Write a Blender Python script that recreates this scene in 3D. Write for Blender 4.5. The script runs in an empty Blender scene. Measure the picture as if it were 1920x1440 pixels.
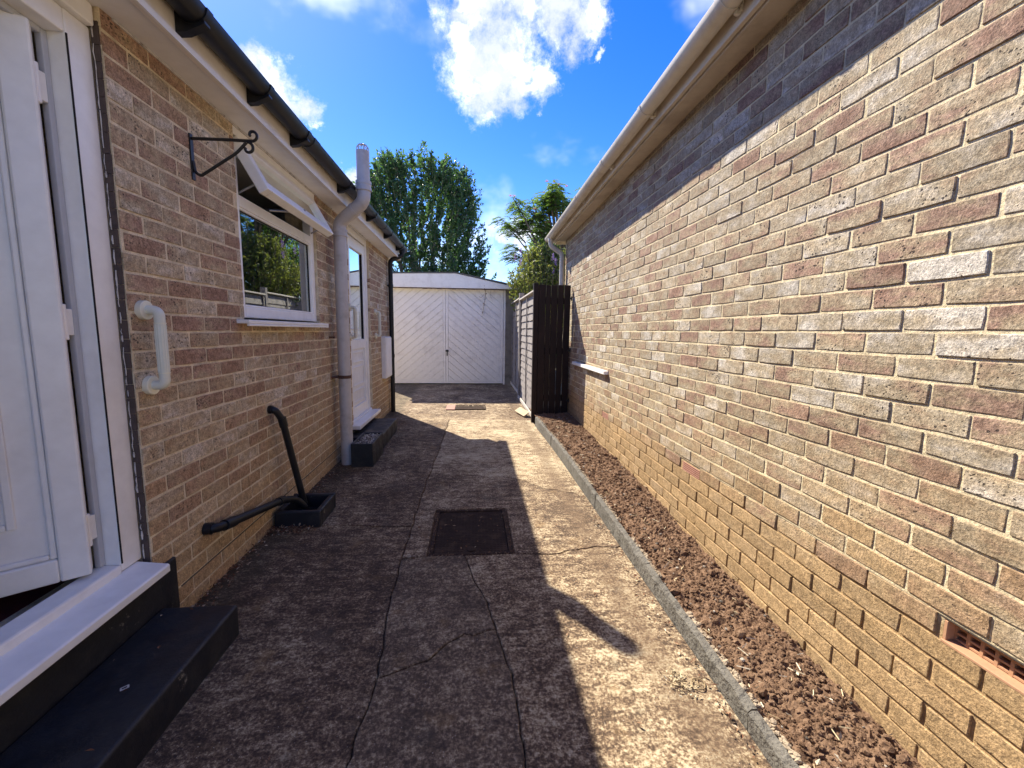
import bpy, bmesh, math, random
from mathutils import Vector, Matrix, noise
R = math.radians
rnd = random.Random(7)
S = bpy.context.scene
COL = S.collection

# ------------------------------------------------------------------ camera
EYE = Vector((0, 0, 1.29))
FPX = 795.0
def cam_axes(yaw, pitch, roll):
    fw = Vector((math.sin(yaw)*math.cos(pitch), math.cos(yaw)*math.cos(pitch), -math.sin(pitch)))
    r = fw.cross(Vector((0, 0, 1))).normalized(); u = r.cross(fw)
    c, s = math.cos(roll), math.sin(roll)
    return c*r+s*u, -s*r+c*u, fw
CR, CU, CF = cam_axes(R(5.447), R(7.094), R(0.8))
cd = bpy.data.cameras.new('camera'); cam = bpy.data.objects.new('camera', cd); COL.objects.link(cam)
cd.sensor_width = 36; cd.lens = FPX/1920*36; cd.clip_start = 0.05; cd.clip_end = 3000
M = Matrix((CR, CU, -CF)).transposed().to_4x4(); M.translation = EYE
cam.matrix_world = M
S.camera = cam
S.cycles.max_bounces = 8; S.cycles.diffuse_bounces = 6; S.cycles.glossy_bounces = 3; S.cycles.transmission_bounces = 4; S.cycles.transparent_max_bounces = 8
def pix_dir(px, py):
    return ((px-960)/FPX*CR-(py-720)/FPX*CU+CF).normalized()
def project(p):
    d = Vector(p)-EYE; z = d.dot(CF)
    if z < .05: return None
    return 960+FPX*d.dot(CR)/z, 720-FPX*d.dot(CU)/z

# ------------------------------------------------------------------ light, sky, exposure
SUN_FROM = Vector((-.56, .86, 1.0)).normalized()
elev = math.asin(SUN_FROM.z); azim = math.atan2(SUN_FROM.x, SUN_FROM.y)
sl = bpy.data.lights.new('sun', 'SUN'); sl.energy = 2.2; sl.angle = R(0.55); sl.color = (1, .915, .76)
so = bpy.data.objects.new('sun', sl); COL.objects.link(so)
so.location = (-6, 8, 14)
so.rotation_euler = (-SUN_FROM).to_track_quat('-Z', 'Y').to_euler()
VS = S.view_settings
VS.view_transform = 'Standard'; VS.look = 'None'; VS.gamma = 1; VS.exposure = 2.5
try: VS.use_curve_mapping = False
except Exception: pass

class NT:
    def __init__(s, nt):
        s.nt = nt; nt.nodes.clear()
    def __call__(s, typ, ins=None, **props):
        n = s.nt.nodes.new(typ)
        for k, v in props.items(): setattr(n, k, v)
        for k, v in (ins or {}).items():
            sock = n.inputs[k]
            if isinstance(v, bpy.types.NodeSocket): s.nt.links.new(v, sock)
            else: sock.default_value = v
        return n
    def math(s, op, a, b=None, c=None, clamp=False):
        n = s('ShaderNodeMath', operation=op, use_clamp=clamp)
        for i, v in enumerate((a, b, c)):
            if v is None: continue
            if isinstance(v, bpy.types.NodeSocket): s.nt.links.new(v, n.inputs[i])
            else: n.inputs[i].default_value = v
        return n.outputs[0]
    def vmath(s, op, a, b=None, scale=None):
        n = s('ShaderNodeVectorMath', operation=op)
        for i, v in enumerate((a, b)):
            if v is None: continue
            if isinstance(v, bpy.types.NodeSocket): s.nt.links.new(v, n.inputs[i])
            else: n.inputs[i].default_value = v
        if scale is not None:
            if isinstance(scale, bpy.types.NodeSocket): s.nt.links.new(scale, n.inputs['Scale'])
            else: n.inputs['Scale'].default_value = scale
        return n.outputs['Value'] if op in ('LENGTH', 'DOT_PRODUCT', 'DISTANCE') else n.outputs['Vector']
    def mix(s, fac, a, b, blend='MIX'):
        n = s('ShaderNodeMix', data_type='RGBA', blend_type=blend)
        for k, v in ((0, fac), (6, a), (7, b)):
            if isinstance(v, bpy.types.NodeSocket): s.nt.links.new(v, n.inputs[k])
            else: n.inputs[k].default_value = (*v, 1) if isinstance(v, tuple) and len(v) == 3 else v
        return n.outputs[2]
    def noise(s, vec, scale, detail=3, rough=.55, dist=0.0, out=0):
        n = s('ShaderNodeTexNoise', {'Vector': vec, 'Scale': scale, 'Detail': detail, 'Roughness': rough, 'Distortion': dist})
        return n.outputs[out]
    def ss(s, v, lo, hi, a=0.0, b=1.0):
        n = s('ShaderNodeMapRange', {0: v, 1: lo, 2: hi, 3: a, 4: b}, interpolation_type='SMOOTHSTEP')
        return n.outputs[0]
    def ramp(s, fac, stops):
        n = s('ShaderNodeValToRGB'); e = n.color_ramp.elements
        while len(e) < len(stops): e.new(.5)
        for el, (p, c) in zip(e, stops): el.position = p; el.color = (*c, 1)
        s.nt.links.new(fac, n.inputs[0]); return n.outputs[0]

SKY_OFF = 4.6
W = bpy.data.worlds.new('World'); S.world = W; W.use_nodes = True
n = NT(W.node_tree)
sky = n('ShaderNodeTexSky', sky_type='NISHITA', sun_disc=False, sun_elevation=elev, sun_rotation=azim,
        altitude=200, air_density=1.0, dust_density=0.15, ozone_density=4.0)
skyc = n('ShaderNodeHueSaturation', {'Hue': .521, 'Saturation': 1.36, 'Value': .325, 'Color': sky.outputs[0]}).outputs[0]
D = n('ShaderNodeTexCoord').outputs['Generated']
warp = n.vmath('SCALE', n.vmath('SUBTRACT', n.noise(D, 9, 6, .66, out=1), (.5, .5, .5)), scale=.15)
DW = n.vmath('ADD', D, warp)
blobs = [(895, 20, 78), (960, -10, 80), (1050, 10, 62), (1095, 45, 50), (925, 120, 88), (915, 160, 62), (955, 175, 50), (1010, 130, 40), (1000, 165, 42), (1135, 90, 14), (1010, 215, 16), (870, 75, 40),
         (520, 165, 46), (560, 205, 34), (590, 235, 20), (490, 130, 46), (660, 335, 26), (985, 440, 34), (1030, 450, 40), (955, 445, 18)]
dens = None
for i, (bx, by, br) in enumerate(blobs):
    c = pix_dir(bx, by); ang = br/FPX*(1/(1+((bx-960)**2+(by-720)**2)/FPX**2))**.75
    dd = n.vmath('SUBTRACT', DW, tuple(c))
    d = n.math('SUBTRACT', 1.0, n.math('DIVIDE', n.vmath('LENGTH', dd), ang*1.1))
    dens = d if dens is None else n.math('MAXIMUM', dens, d)
# clouds added over the rest of the sky, denser out of view for fill
gen = n.noise(n.vmath('ADD', n.vmath('MULTIPLY', D, (1, 1, 1.5)), (SKY_OFF, .3, .7)), 2.6, 5, .55)
gen = n.math('MULTIPLY', n.math('SUBTRACT', gen, .545), 3.6)
fb = n.math('SUBTRACT', n.noise(D, 34, 7, .70), .5)
lump = n.math('ADD', dens, n.math('MULTIPLY', fb, 1.35))
alpha = n.ss(n.math('MAXIMUM', lump, gen), -.22, .85)
shade = n.ss(n.math('ADD', n.noise(DW, 15, 4, .5), n.math('MULTIPLY', dens, .10)), .36, .62, 1.0, .15)
ccol = n.mix(shade, (.27, .30, .37), (1, .985, .96))
ccol = n.vmath('SCALE', ccol, scale=3.1)
col = n.mix(n.math('MULTIPLY', alpha, .96), skyc, ccol)
bg = n('ShaderNodeBackground', {'Color': col, 'Strength': .15})
n('ShaderNodeOutputWorld', {'Surface': bg.outputs[0]})

# ------------------------------------------------------------------ materials
MATS = {}
def new_mat(name):
    m = bpy.data.materials.new(name); m.use_nodes = True
    MATS[name] = m
    return m, NT(m.node_tree)
def finish(n, **ins):
    b = n('ShaderNodeBsdfPrincipled', {k.replace('_', ' '): v for k, v in ins.items()})
    n('ShaderNodeOutputMaterial', {'Surface': b.outputs[0]}); return b
def bump(n, h, strength=.5, dist=.003):
    return n('ShaderNodeBump', {'Height': h, 'Strength': strength, 'Distance': dist}).outputs[0]
def P(n): return n('ShaderNodeNewGeometry').outputs['Position']

def simple(name, col, rough=.5, dirt=None, damt=.4, dscale=6, bscale=60, bstr=.15, metal=0, spec=.5, bdist=.002, var=.12):
    m, n = new_mat(name)
    p = P(n)
    base = n.mix(n.noise(p, dscale*3, 5, .6), tuple(c*(1-var) for c in col), tuple(min(1, c*(1+var)) for c in col))
    if dirt:
        f = n.ss(n.noise(p, dscale, 6, .65), .45, .75, 0, damt)
        base = n.mix(f, base, dirt)
    nb = n.noise(p, bscale, 4, .6)
    rg = n.math('ADD', rough-.08, n.math('MULTIPLY', n.noise(p, dscale*4, 4, .6), .16))
    finish(n, Base_Color=base, Roughness=rg, Metallic=metal, Normal=bump(n, nb, bstr, bdist), **{'Specular_IOR_Level': spec})
    return m

def brick_mat():
    m, n = new_mat('brick')
    a = n('ShaderNodeAttribute', attribute_name='bcol').outputs['Color']
    o = n('ShaderNodeObjectInfo').outputs['Color']
    k = n.vmath('ADD', a, o)
    sx = n('ShaderNodeSeparateXYZ', {0: k})
    r, g, b = sx.outputs
    p0 = P(n)
    p = n.vmath('ADD', p0, n.vmath('MULTIPLY', k, (31.7, 57.3, 13.9)))
    ps = n.vmath('MULTIPLY', p, (1, .75, 1.7))
    flash = n.math('MULTIPLY', n.math('SUBTRACT', n.noise(ps, 8, 4, .6), .5), 1.9)
    rr = n.math('ADD', r, flash, clamp=True)
    pal = n.ramp(rr, [(0, (.245, .148, .108)), (.2, (.30, .198, .148)), (.4, (.335, .253, .170)), (.6, (.375, .308, .215)), (.8, (.425, .365, .285)), (1, (.52, .475, .41))])
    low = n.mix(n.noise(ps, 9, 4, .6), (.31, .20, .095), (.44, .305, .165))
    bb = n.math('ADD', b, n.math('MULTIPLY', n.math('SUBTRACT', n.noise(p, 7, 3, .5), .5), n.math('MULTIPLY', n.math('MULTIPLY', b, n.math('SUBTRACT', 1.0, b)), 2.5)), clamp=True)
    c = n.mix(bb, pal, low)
    c = n.vmath('SCALE', c, scale=n.math('ADD', .86, n.math('MULTIPLY', g, .26)))
    # sandy face: fine grains, mid blotches
    gr = n.noise(p, 150, 4, .8)
    c = n.vmath('SCALE', c, scale=n.ss(gr, .33, .67, .60, 1.30))
    bl = n.noise(p, 42, 4, .65)
    c = n.vmath('SCALE', c, scale=n.ss(bl, .3, .72, .72, 1.2))
    # burnt specks and pits, denser on some bricks and along streaks
    v = n('ShaderNodeTexVoronoi', {'Vector': n.vmath('ADD', n.vmath('MULTIPLY', p, (1, .8, 1.0)), n.vmath('SCALE', n.noise(p, 60, 2, .5, out=1), scale=.012)), 'Scale': 95, 'Randomness': 1.0})
    vs = n('ShaderNodeSeparateXYZ', {0: v.outputs['Color']}).outputs[0]
    dn = n.noise(p, 11, 3, .5)
    thr = n.math('MULTIPLY', n.math('MULTIPLY', n.ss(dn, .36, .62, .1, 1.0), n.ss(vs, .30, 1.0, 0, 1)), n.math('ADD', .24, n.math('MULTIPLY', n.math('MINIMUM', g, .8), .28)))
    spot = n.math('MULTIPLY', n.ss(n.math('SUBTRACT', thr, v.outputs['Distance']), -.05, .08), n.math('SUBTRACT', 1.0, n.math('MULTIPLY', bb, .85)), clamp=True)
    c = n.mix(n.math('MULTIPLY', spot, .88), c, (.035, .028, .028))
    # lime bloom
    bloom = n.math('MULTIPLY', n.ss(n.noise(p0, 2.3, 6, .7), .56, .80), n.ss(gr, .4, .62, .03, .28))
    c = n.mix(bloom, c, (.60, .56, .50))
    h = n.math('ADD', n.math('MULTIPLY', gr, .5), n.math('ADD', n.math('MULTIPLY', bl, .9), n.math('MULTIPLY', n.noise(p, 110, 3, .6), .8)))
    h = n.math('SUBTRACT', h, n.math('MULTIPLY', spot, .7))
    finish(n, Base_Color=c, Roughness=.9, Normal=bump(n, h, .75, .004), **{'Specular_IOR_Level': .2})
    return m
brick_mat()

def mortar_mat(name, zlow, hi, lo):
    m, n = new_mat(name)
    p = P(n)
    z = n('ShaderNodeSeparateXYZ', {0: p}).outputs[2]
    w = n.math('ADD', z, n.math('MULTIPLY', n.math('SUBTRACT', n.noise(p, 2.5, 4, .6), .5), .10))
    c = n.mix(n.ss(w, zlow-.03, zlow+.03), lo, hi)
    c = n.vmath('SCALE', c, scale=n.ss(n.noise(p, 14, 5, .65), .25, .75, .72, 1.15))
    c = n.vmath('SCALE', c, scale=n.ss(n.noise(p, 190, 3, .7), .3, .7, .82, 1.12))
    h = n.math('ADD', n.noise(p, 120, 4, .7), n.math('MULTIPLY', n.noise(p, 35, 3, .6), 1.5))
    finish(n, Base_Color=c, Roughness=.95, Normal=bump(n, h, .8, .004), **{'Specular_IOR_Level': .15})
mortar_mat('mortar_right', .47, (.64, .545, .36), (.40, .275, .145))
mortar_mat('mortar_left', .05, (.72, .60, .42), (.52, .40, .23))

def concrete_mat():
    m, n = new_mat('concrete')
    p = P(n)
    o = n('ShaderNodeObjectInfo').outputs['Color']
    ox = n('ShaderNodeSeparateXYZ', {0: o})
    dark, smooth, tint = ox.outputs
    x = n('ShaderNodeSeparateXYZ', {0: p}).outputs[0]
    big = n.noise(p, 2.2, 5, .62, .3)
    mid = n.noise(n.vmath('MULTIPLY', p, (.85, 1.15, 1)), 17, 6, .72, .2)
    ridge = n.noise(n.vmath('MULTIPLY', p, (.45, 1.7, 1)), 16, 4, .65, .35)
    brush = n.noise(n.vmath('MULTIPLY', p, (4, .6, 1)), 30, 4, .65)
    fine = n.noise(p, 75, 5, .8)
    grain = n.noise(p, 230, 2, .7)
    rr = n.mix(smooth, ridge, brush)
    t = n.math('ADD', n.math('MULTIPLY', big, .8), n.math('MULTIPLY', mid, 1.15))
    t = n.math('ADD', t, n.math('MULTIPLY', n.math('SUBTRACT', n.ss(rr, .35, .65), .5), .14))
    t = n.math('ADD', t, n.math('MULTIPLY', n.math('SUBTRACT', fine, .5), 1.9))
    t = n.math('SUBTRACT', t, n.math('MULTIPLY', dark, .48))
    c = n.ramp(n.ss(t, .40, 1.30), [(0, (.05, .034, .023)), (.25, (.115, .076, .05)), (.48, (.22, .15, .092)), (.7, (.38, .30, .19)), (1, (.55, .47, .325))])
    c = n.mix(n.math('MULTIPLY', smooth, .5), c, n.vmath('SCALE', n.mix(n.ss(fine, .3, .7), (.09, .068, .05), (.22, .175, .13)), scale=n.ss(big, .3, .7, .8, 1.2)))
    # rust-orange and grey-green lichen patches
    c = n.mix(n.math('MULTIPLY', n.ss(n.noise(p, 5.3, 4, .6), .58, .72), .35), c, (.30, .19, .085))
    c = n.mix(n.math('MULTIPLY', n.ss(n.noise(n.vmath('ADD', p, (9, 4, 0)), 4.1, 5, .65), .56, .70), .5), c, (.075, .062, .048))
    band = n.math('MULTIPLY', n.ss(n.math('ABSOLUTE', n.math('SUBTRACT', n.math('ADD', x, n.math('MULTIPLY', n.math('SUBTRACT', n.noise(p, 3, 4, .6), .5), .18)), .74)), .10, .02), n.ss(mid, .30, .58))
    c = n.mix(n.math('MULTIPLY', band, .6), c, (.15, .10, .062))
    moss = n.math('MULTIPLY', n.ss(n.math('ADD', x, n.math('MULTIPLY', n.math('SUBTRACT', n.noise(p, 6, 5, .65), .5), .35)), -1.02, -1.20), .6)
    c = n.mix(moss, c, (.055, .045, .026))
    # exposed aggregate specks
    v = n('ShaderNodeTexVoronoi', {'Vector': p, 'Scale': 120})
    sp = n.math('MULTIPLY', n.ss(v.outputs['Distance'], .28, .14), n.ss(n('ShaderNodeSeparateXYZ', {0: v.outputs['Color']}).outputs[1], .62, .9))
    c = n.mix(n.math('MULTIPLY', sp, .7), c, (.06, .05, .045))
    sp2 = n.math('MULTIPLY', n.ss(v.outputs['Distance'], .22, .10), n.ss(n('ShaderNodeSeparateXYZ', {0: v.outputs['Color']}).outputs[0], .86, .96))
    c = n.mix(sp2, c, (.55, .50, .42))
    c = n.vmath('SCALE', c, scale=n.ss(grain, .3, .7, .8, 1.18))
    h = n.math('ADD', n.math('MULTIPLY', fine, .9), n.math('ADD', n.math('MULTIPLY', rr, .35), n.math('MULTIPLY', grain, .35)))
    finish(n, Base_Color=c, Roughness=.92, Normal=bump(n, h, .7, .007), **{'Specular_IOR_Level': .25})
concrete_mat()

def soil_mat():
    m, n = new_mat('soil')
    p = P(n)
    c = n.ramp(n.noise(p, 45, 6, .75), [(.25, (.058, .034, .022)), (.5, (.165, .100, .063)), (.75, (.31, .212, .145))])
    c = n.mix(n.math('MULTIPLY', n.ss(n.noise(p, 3, 4, .6), .45, .7), .45), c, (.24, .155, .10))
    finish(n, Base_Color=c, Roughness=.97, Normal=bump(n, n.noise(p, 130, 5, .75), .9, .008), **{'Specular_IOR_Level': .1})
soil_mat()

def black_paint():
    m, n = new_mat('black_paint')
    p = P(n)
    base = n.mix(n.noise(p, 30, 4, .6), (.006, .007, .011), (.014, .016, .022))
    chip = n.math('MULTIPLY', n.ss(n.noise(p, 7.5, 7, .72), .635, .675), n.ss(n.noise(p, 60, 4, .6), .35, .55))
    base = n.mix(chip, base, (.20, .19, .165))
    base = n.mix(n.math('MULTIPLY', n.ss(n.noise(p, 4, 6, .75), .46, .72), .4), base, (.075, .068, .055))
    h = n.math('ADD', n.noise(p, 26, 5, .6), n.math('MULTIPLY', n.noise(p, 150, 3, .6), .4))
    finish(n, Base_Color=base, Roughness=n.ss(n.noise(p, 9, 4, .6), .3, .7, .38, .62), Normal=bump(n, h, .35, .006))
black_paint()

simple('white_upvc', (.85, .84, .82), .32, (.55, .5, .44), .22, 5, 25, .05)
simple('white_paint_old', (.82, .80, .77), .55, (.5, .46, .42), .4, 5, 70, .3, var=.08)
simple('soffit_white', (.82, .82, .83), .5, (.6, .58, .56), .3, 4, 50, .1)
simple('pale_paint', (.80, .76, .71), .55, (.5, .43, .35), .4, 4, 50, .25)
simple('cream_paint', (.60, .52, .405), .55, (.30, .24, .17), .5, 4, 50, .25)
simple('white_gutter', (.62, .57, .48), .38, (.34, .27, .19), .55, 5, 40, .1)
simple('grey_pipe', (.50, .47, .46), .42, (.27, .235, .20), .6, 7, 40, .12)
simple('black_plastic', (.009, .010, .013), .42, (.04, .04, .04), .3, 9, 60, .12, spec=.32)
simple('black_iron', (.010, .010, .011), .42, (.05, .035, .025), .3, 20, 120, .3)
simple('cream_plastic', (.78, .75, .60), .4, None, 0, 8, 120, .05)
simple('ivory_plastic', (.70, .70, .60), .36, None, 0, 8, 120, .05)
simple('rust_clamp', (.10, .045, .03), .75, (.03, .025, .02), .6, 30, 120, .4)
simple('dark_gap', (.012, .011, .011), .9)
simple('reveal_brick', (.085, .062, .055), .9, (.03, .025, .024), .6, 30, 120, .5)
simple('seal', (.60, .58, .56), .6, (.08, .06, .055), .9, 25, 60, .3)
simple('interior_wall', (.50, .52, .56), .8)
simple('interior_ceiling', (.62, .63, .65), .8)
simple('carpet', (.10, .015, .018), .95, bscale=300, bstr=.5)
simple('terracotta', (.42, .23, .13), .88, (.25, .155, .09), .55, 12, 140, .35)
simple('air_grille', (.33, .16, .12), .8, (.16, .08, .06), .4, 12, 140, .3)
simple('kerb_concrete', (.135, .125, .108), .94, (.055, .048, .038), .85, 9, 60, 1.0, bdist=.012, var=.35)
simple('kerb_top', (.34, .27, .19), .95, (.12, .10, .08), .6, 15, 90, .8, bdist=.006, var=.25)
simple('gate_wood', (.013, .0055, .006), .55, (.035, .018, .014), .5, 6, 60, .3, spec=.25)
simple('fence_wood', (.235, .21, .20), .75, (.06, .05, .046), .75, 9, 70, .5, bdist=.004, var=.3)
simple('fence_pale', (.46, .42, .37), .8, (.2, .17, .14), .5, 9, 70, .4)
simple('pale_wood', (.44, .34, .21), .85, (.22, .16, .10), .5, 9, 80, .4)
simple('pier_concrete', (.20, .185, .16), .95, (.08, .07, .055), .7, 5, 90, .6, bdist=.006)
simple('manhole_iron', (.040, .025, .018), .85, (.10, .062, .042), .75, 11, 90, .9, metal=.0, bdist=.004, spec=.15, var=.4)
simple('roof_tile', (.10, .075, .065), .9, (.05, .045, .04), .5, 4, 40, .4)
simple('roof_felt', (.10, .10, .10), .95)
simple('ground_earth', (.12, .10, .06), .95, (.07, .085, .035), .8, .8, 5, .3)
simple('bark', (.14, .115, .09), .95, (.06, .05, .04), .6, 12, 60, .7)
simple('bark_pale', (.23, .20, .165), .95, (.10, .085, .07), .6, 12, 60, .5)
simple('dpc', (.07, .055, .042), .9)
simple('grey_metal', (.36, .36, .37), .35, metal=.6)

def vary_mat(name, stops, rough=.9, bscale=120, spec=.2):
    m, n = new_mat(name)
    a = n('ShaderNodeAttribute', attribute_name='bcol').outputs['Color']
    sx = n('ShaderNodeSeparateXYZ', {0: a})
    p = P(n)
    c = n.ramp(sx.outputs[0], stops)
    c = n.vmath('SCALE', c, scale=n.ss(n.noise(p, bscale, 3, .6), .3, .7, .8, 1.2))
    finish(n, Base_Color=c, Roughness=rough, Normal=bump(n, n.noise(p, bscale, 3, .6), .4, .003), **{'Specular_IOR_Level': spec})
vary_mat('gravel', [(0, (.07, .06, .05)), (.4, (.22, .19, .16)), (.75, (.42, .38, .32)), (1, (.6, .56, .5))])
vary_mat('dry_leaf', [(0, (.08, .035, .02)), (.45, (.17, .08, .045)), (.8, (.32, .20, .12)), (1, (.55, .46, .34))])
vary_mat('straw', [(0, (.26, .19, .11)), (.5, (.46, .38, .24)), (1, (.66, .60, .47))])

def leaf_mat(name, stops, rough=.4, trans=.35, tcol=(.25, .42, .05), spec=.5):
    m, n = new_mat(name)
    a = n('ShaderNodeAttribute', attribute_name='bcol').outputs['Color']
    r, g, b = n('ShaderNodeSeparateXYZ', {0: a}).outputs
    c = n.ramp(r, stops)
    bs = n('ShaderNodeBsdfPrincipled', {'Base Color': c, 'Roughness': rough, 'Specular IOR Level': spec})
    tr = n('ShaderNodeBsdfTranslucent', {'Color': n.mix(.5, c, tcol)})
    mx = n('ShaderNodeMixShader', {0: trans, 1: bs.outputs[0], 2: tr.outputs[0]})
    n('ShaderNodeOutputMaterial', {'Surface': mx.outputs[0]})
leaf_mat('leaf_evergreen', [(0, (.028, .062, .036)), (.5, (.052, .105, .056)), (.85, (.09, .16, .072)), (1, (.16, .21, .095))], .40, .42, (.16, .34, .05), .35)
leaf_mat('leaf_mimosa', [(0, (.05, .12, .03)), (.5, (.09, .18, .045)), (1, (.15, .26, .08))], .5, .45, (.30, .45, .06))
leaf_mat('leaf_shrub', [(0, (.045, .085, .02)), (.5, (.10, .15, .035)), (.8, (.19, .22, .05)), (1, (.30, .28, .07))], .5, .4, (.42, .45, .07))
leaf_mat('flower_pink', [(0, (.45, .20, .18)), (1, (.65, .36, .30))], .7, .4, (.7, .3, .3))
leaf_mat('flower_purple', [(0, (.20, .12, .36)), (1, (.36, .26, .55))], .7, .3, (.4, .25, .6))

def glass_mat(name, tint=(.86, .92, .90), refl=1.0):
    m, n = new_mat(name)
    p = P(n)
    nm = bump(n, n.noise(p, 2.2, 2, .5), .012, .02)
    fr = n('ShaderNodeFresnel', {'IOR': 1.62, 'Normal': nm}).outputs[0]
    f = n.math('ADD', n.math('MULTIPLY', fr, 2.5*refl), .06, clamp=True)
    t = n('ShaderNodeBsdfTransparent', {'Color': (*tint, 1)})
    g = n('ShaderNodeBsdfGlossy', {'Color': (.95, 1, .97, 1), 'Roughness': .012, 'Normal': nm})
    mx = n('ShaderNodeMixShader', {0: f, 1: t.outputs[0], 2: g.outputs[0]})
    n('ShaderNodeOutputMaterial', {'Surface': mx.outputs[0]})
glass_mat('glass'); glass_mat('glass_obscure', (.55, .66, .70), 1.3)

# ------------------------------------------------------------------ mesh helpers
class MB:
    def __init__(s): s.v = []; s.f = []; s.c = []
    def add(s, vs, fs, col=None):
        o = len(s.v); s.v += [tuple(p) for p in vs]; s.f += [tuple(i+o for i in f) for f in fs]
        if col is not None: s.c += [col]*len(vs)
        return s
    def box(s, x0, x1, y0, y1, z0, z1, rot=None, org=None):
        vs = [(x, y, z) for z in (z0, z1) for y in (y0, y1) for x in (x0, x1)]
        fs = [(0, 2, 3, 1), (4, 5, 7, 6), (0, 1, 5, 4), (2, 6, 7, 3), (0, 4, 6, 2), (1, 3, 7, 5)]
        if rot is not None:
            o = Vector(org or (0, 0, 0)); vs = [rot@(Vector(p)-o)+o for p in vs]
        return s.add(vs, fs)
    def prism(s, poly, fn, d0, d1):
        # poly: 2-D outline; fn(a, b, d) -> point
        k = len(poly)
        vs = [fn(a, b, d0) for a, b in poly]+[fn(a, b, d1) for a, b in poly]
        fs = [tuple(range(k))[::-1], tuple(range(k, 2*k))]+[(i, (i+1) % k, k+(i+1) % k, k+i) for i in range(k)]
        return s.add(vs, fs)
    def tube(s, pts, r, seg=14, cap=True, inner=None):
        pts = [Vector(p) for p in pts]; k = len(pts)
        rs = r if isinstance(r, (list, tuple)) else [r]*k
        t = (pts[1]-pts[0]).normalized()
        a = t.orthogonal().normalized(); vs = []; fs = []
        for i, p in enumerate(pts):
            if i == 0: tn = t
            elif i == k-1: tn = (pts[i]-pts[i-1]).normalized()
            else: tn = ((pts[i]-pts[i-1]).normalized()+(pts[i+1]-pts[i]).normalized()).normalized()
            a = (a-tn*a.dot(tn)).normalized(); b = tn.cross(a)
            for j in range(seg):
                th = 2*math.pi*j/seg
                vs.append(p+(a*math.cos(th)+b*math.sin(th))*rs[i])
        for i in range(k-1):
            for j in range(seg):
                q = (j+1) % seg
                fs.append((i*seg+j, i*seg+q, (i+1)*seg+q, (i+1)*seg+j))
        if cap:
            fs.append(tuple(range(seg))[::-1]); fs.append(tuple((k-1)*seg+j for j in range(seg)))
        return s.add(vs, fs)
    def build(s, name, mat, parent=None, smooth=False, bevel=0, bseg=2, kind=None, tri=False):
        me = bpy.data.meshes.new(name); me.from_pydata(s.v, [], s.f)
        if s.c:
            at = me.attributes.new('bcol', 'FLOAT_COLOR', 'POINT')
            at.data.foreach_set('color', [q for c in s.c for q in (*c, 1)])
        if bevel or tri or not s.c:
            bm = bmesh.new(); bm.from_mesh(me)
            if not s.c: bmesh.ops.recalc_face_normals(bm, faces=bm.faces)
            if bevel:
                es = [e for e in bm.edges if len(e.link_faces) == 2 and e.calc_face_angle(0) > .5]
                bmesh.ops.bevel(bm, geom=es, offset=bevel, segments=bseg, affect='EDGES', profile=.5, clamp_overlap=True)
            if tri: bmesh.ops.triangulate(bm, faces=[f for f in bm.faces if len(f.verts) > 4])
            bm.to_mesh(me); bm.free()
        me.materials.append(MATS[mat])
        if smooth:
            me.polygons.foreach_set('use_smooth', [True]*len(me.polygons))
            try: me.set_sharp_from_angle(angle=R(38))
            except Exception: pass
        o = bpy.data.objects.new(name, me); COL.objects.link(o)
        o.color = (0, 0, 0, 1)
        if parent is not None: attach(o, parent)
        if kind: o['kind'] = kind
        return o
def attach(o, parent):
    o.parent = parent
    if parent.type == 'EMPTY': o.matrix_parent_inverse = Matrix.Translation(-parent.location)
def thing(name, label, cat, loc=(0, 0, 0), group=None):
    o = bpy.data.objects.new(name, None); COL.objects.link(o); o.location = loc
    o.empty_display_size = .2
    return tag(o, label, cat, group)
def tag(o, label, cat, group=None):
    o['label'] = label; o['category'] = cat
    if group: o['group'] = group
    return o
def fillet(pts, r, k=6):
    pts = [Vector(p) for p in pts]; out = [pts[0]]
    for i in range(1, len(pts)-1):
        a, b, c = pts[i-1], pts[i], pts[i+1]
        d1 = (a-b); d2 = (c-b); rr = min(r, d1.length*.49, d2.length*.49)
        p0 = b+d1.normalized()*rr; p1 = b+d2.normalized()*rr
        for j in range(k+1):
            t = j/k; out.append(p0*(1-t)**2+b*2*t*(1-t)+p1*t*t)
    out.append(pts[-1]); return out
def gz(y):
    t = min(1, max(0, (y-6.2)/3.3)); return .078*t*t*(3-2*t)

# ------------------------------------------------------------------ setting: ground
g = MB()
ys = [-60, -8, 0, 3, 5, 6.2, 6.8, 7.4, 8, 8.6, 9.2, 9.7, 11, 16, 40, 300]
xs = [-300, -20, -6, -2, 0, 1, 3, 8, 25, 300]
g.add([(x, y, gz(y)-.075) for y in ys for x in xs],
      [(j*len(xs)+i, j*len(xs)+i+1, (j+1)*len(xs)+i+1, (j+1)*len(xs)+i) for j in range(len(ys)-1) for i in range(len(xs)-1)])
g.build('ground', 'ground_earth', kind='structure')

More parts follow.
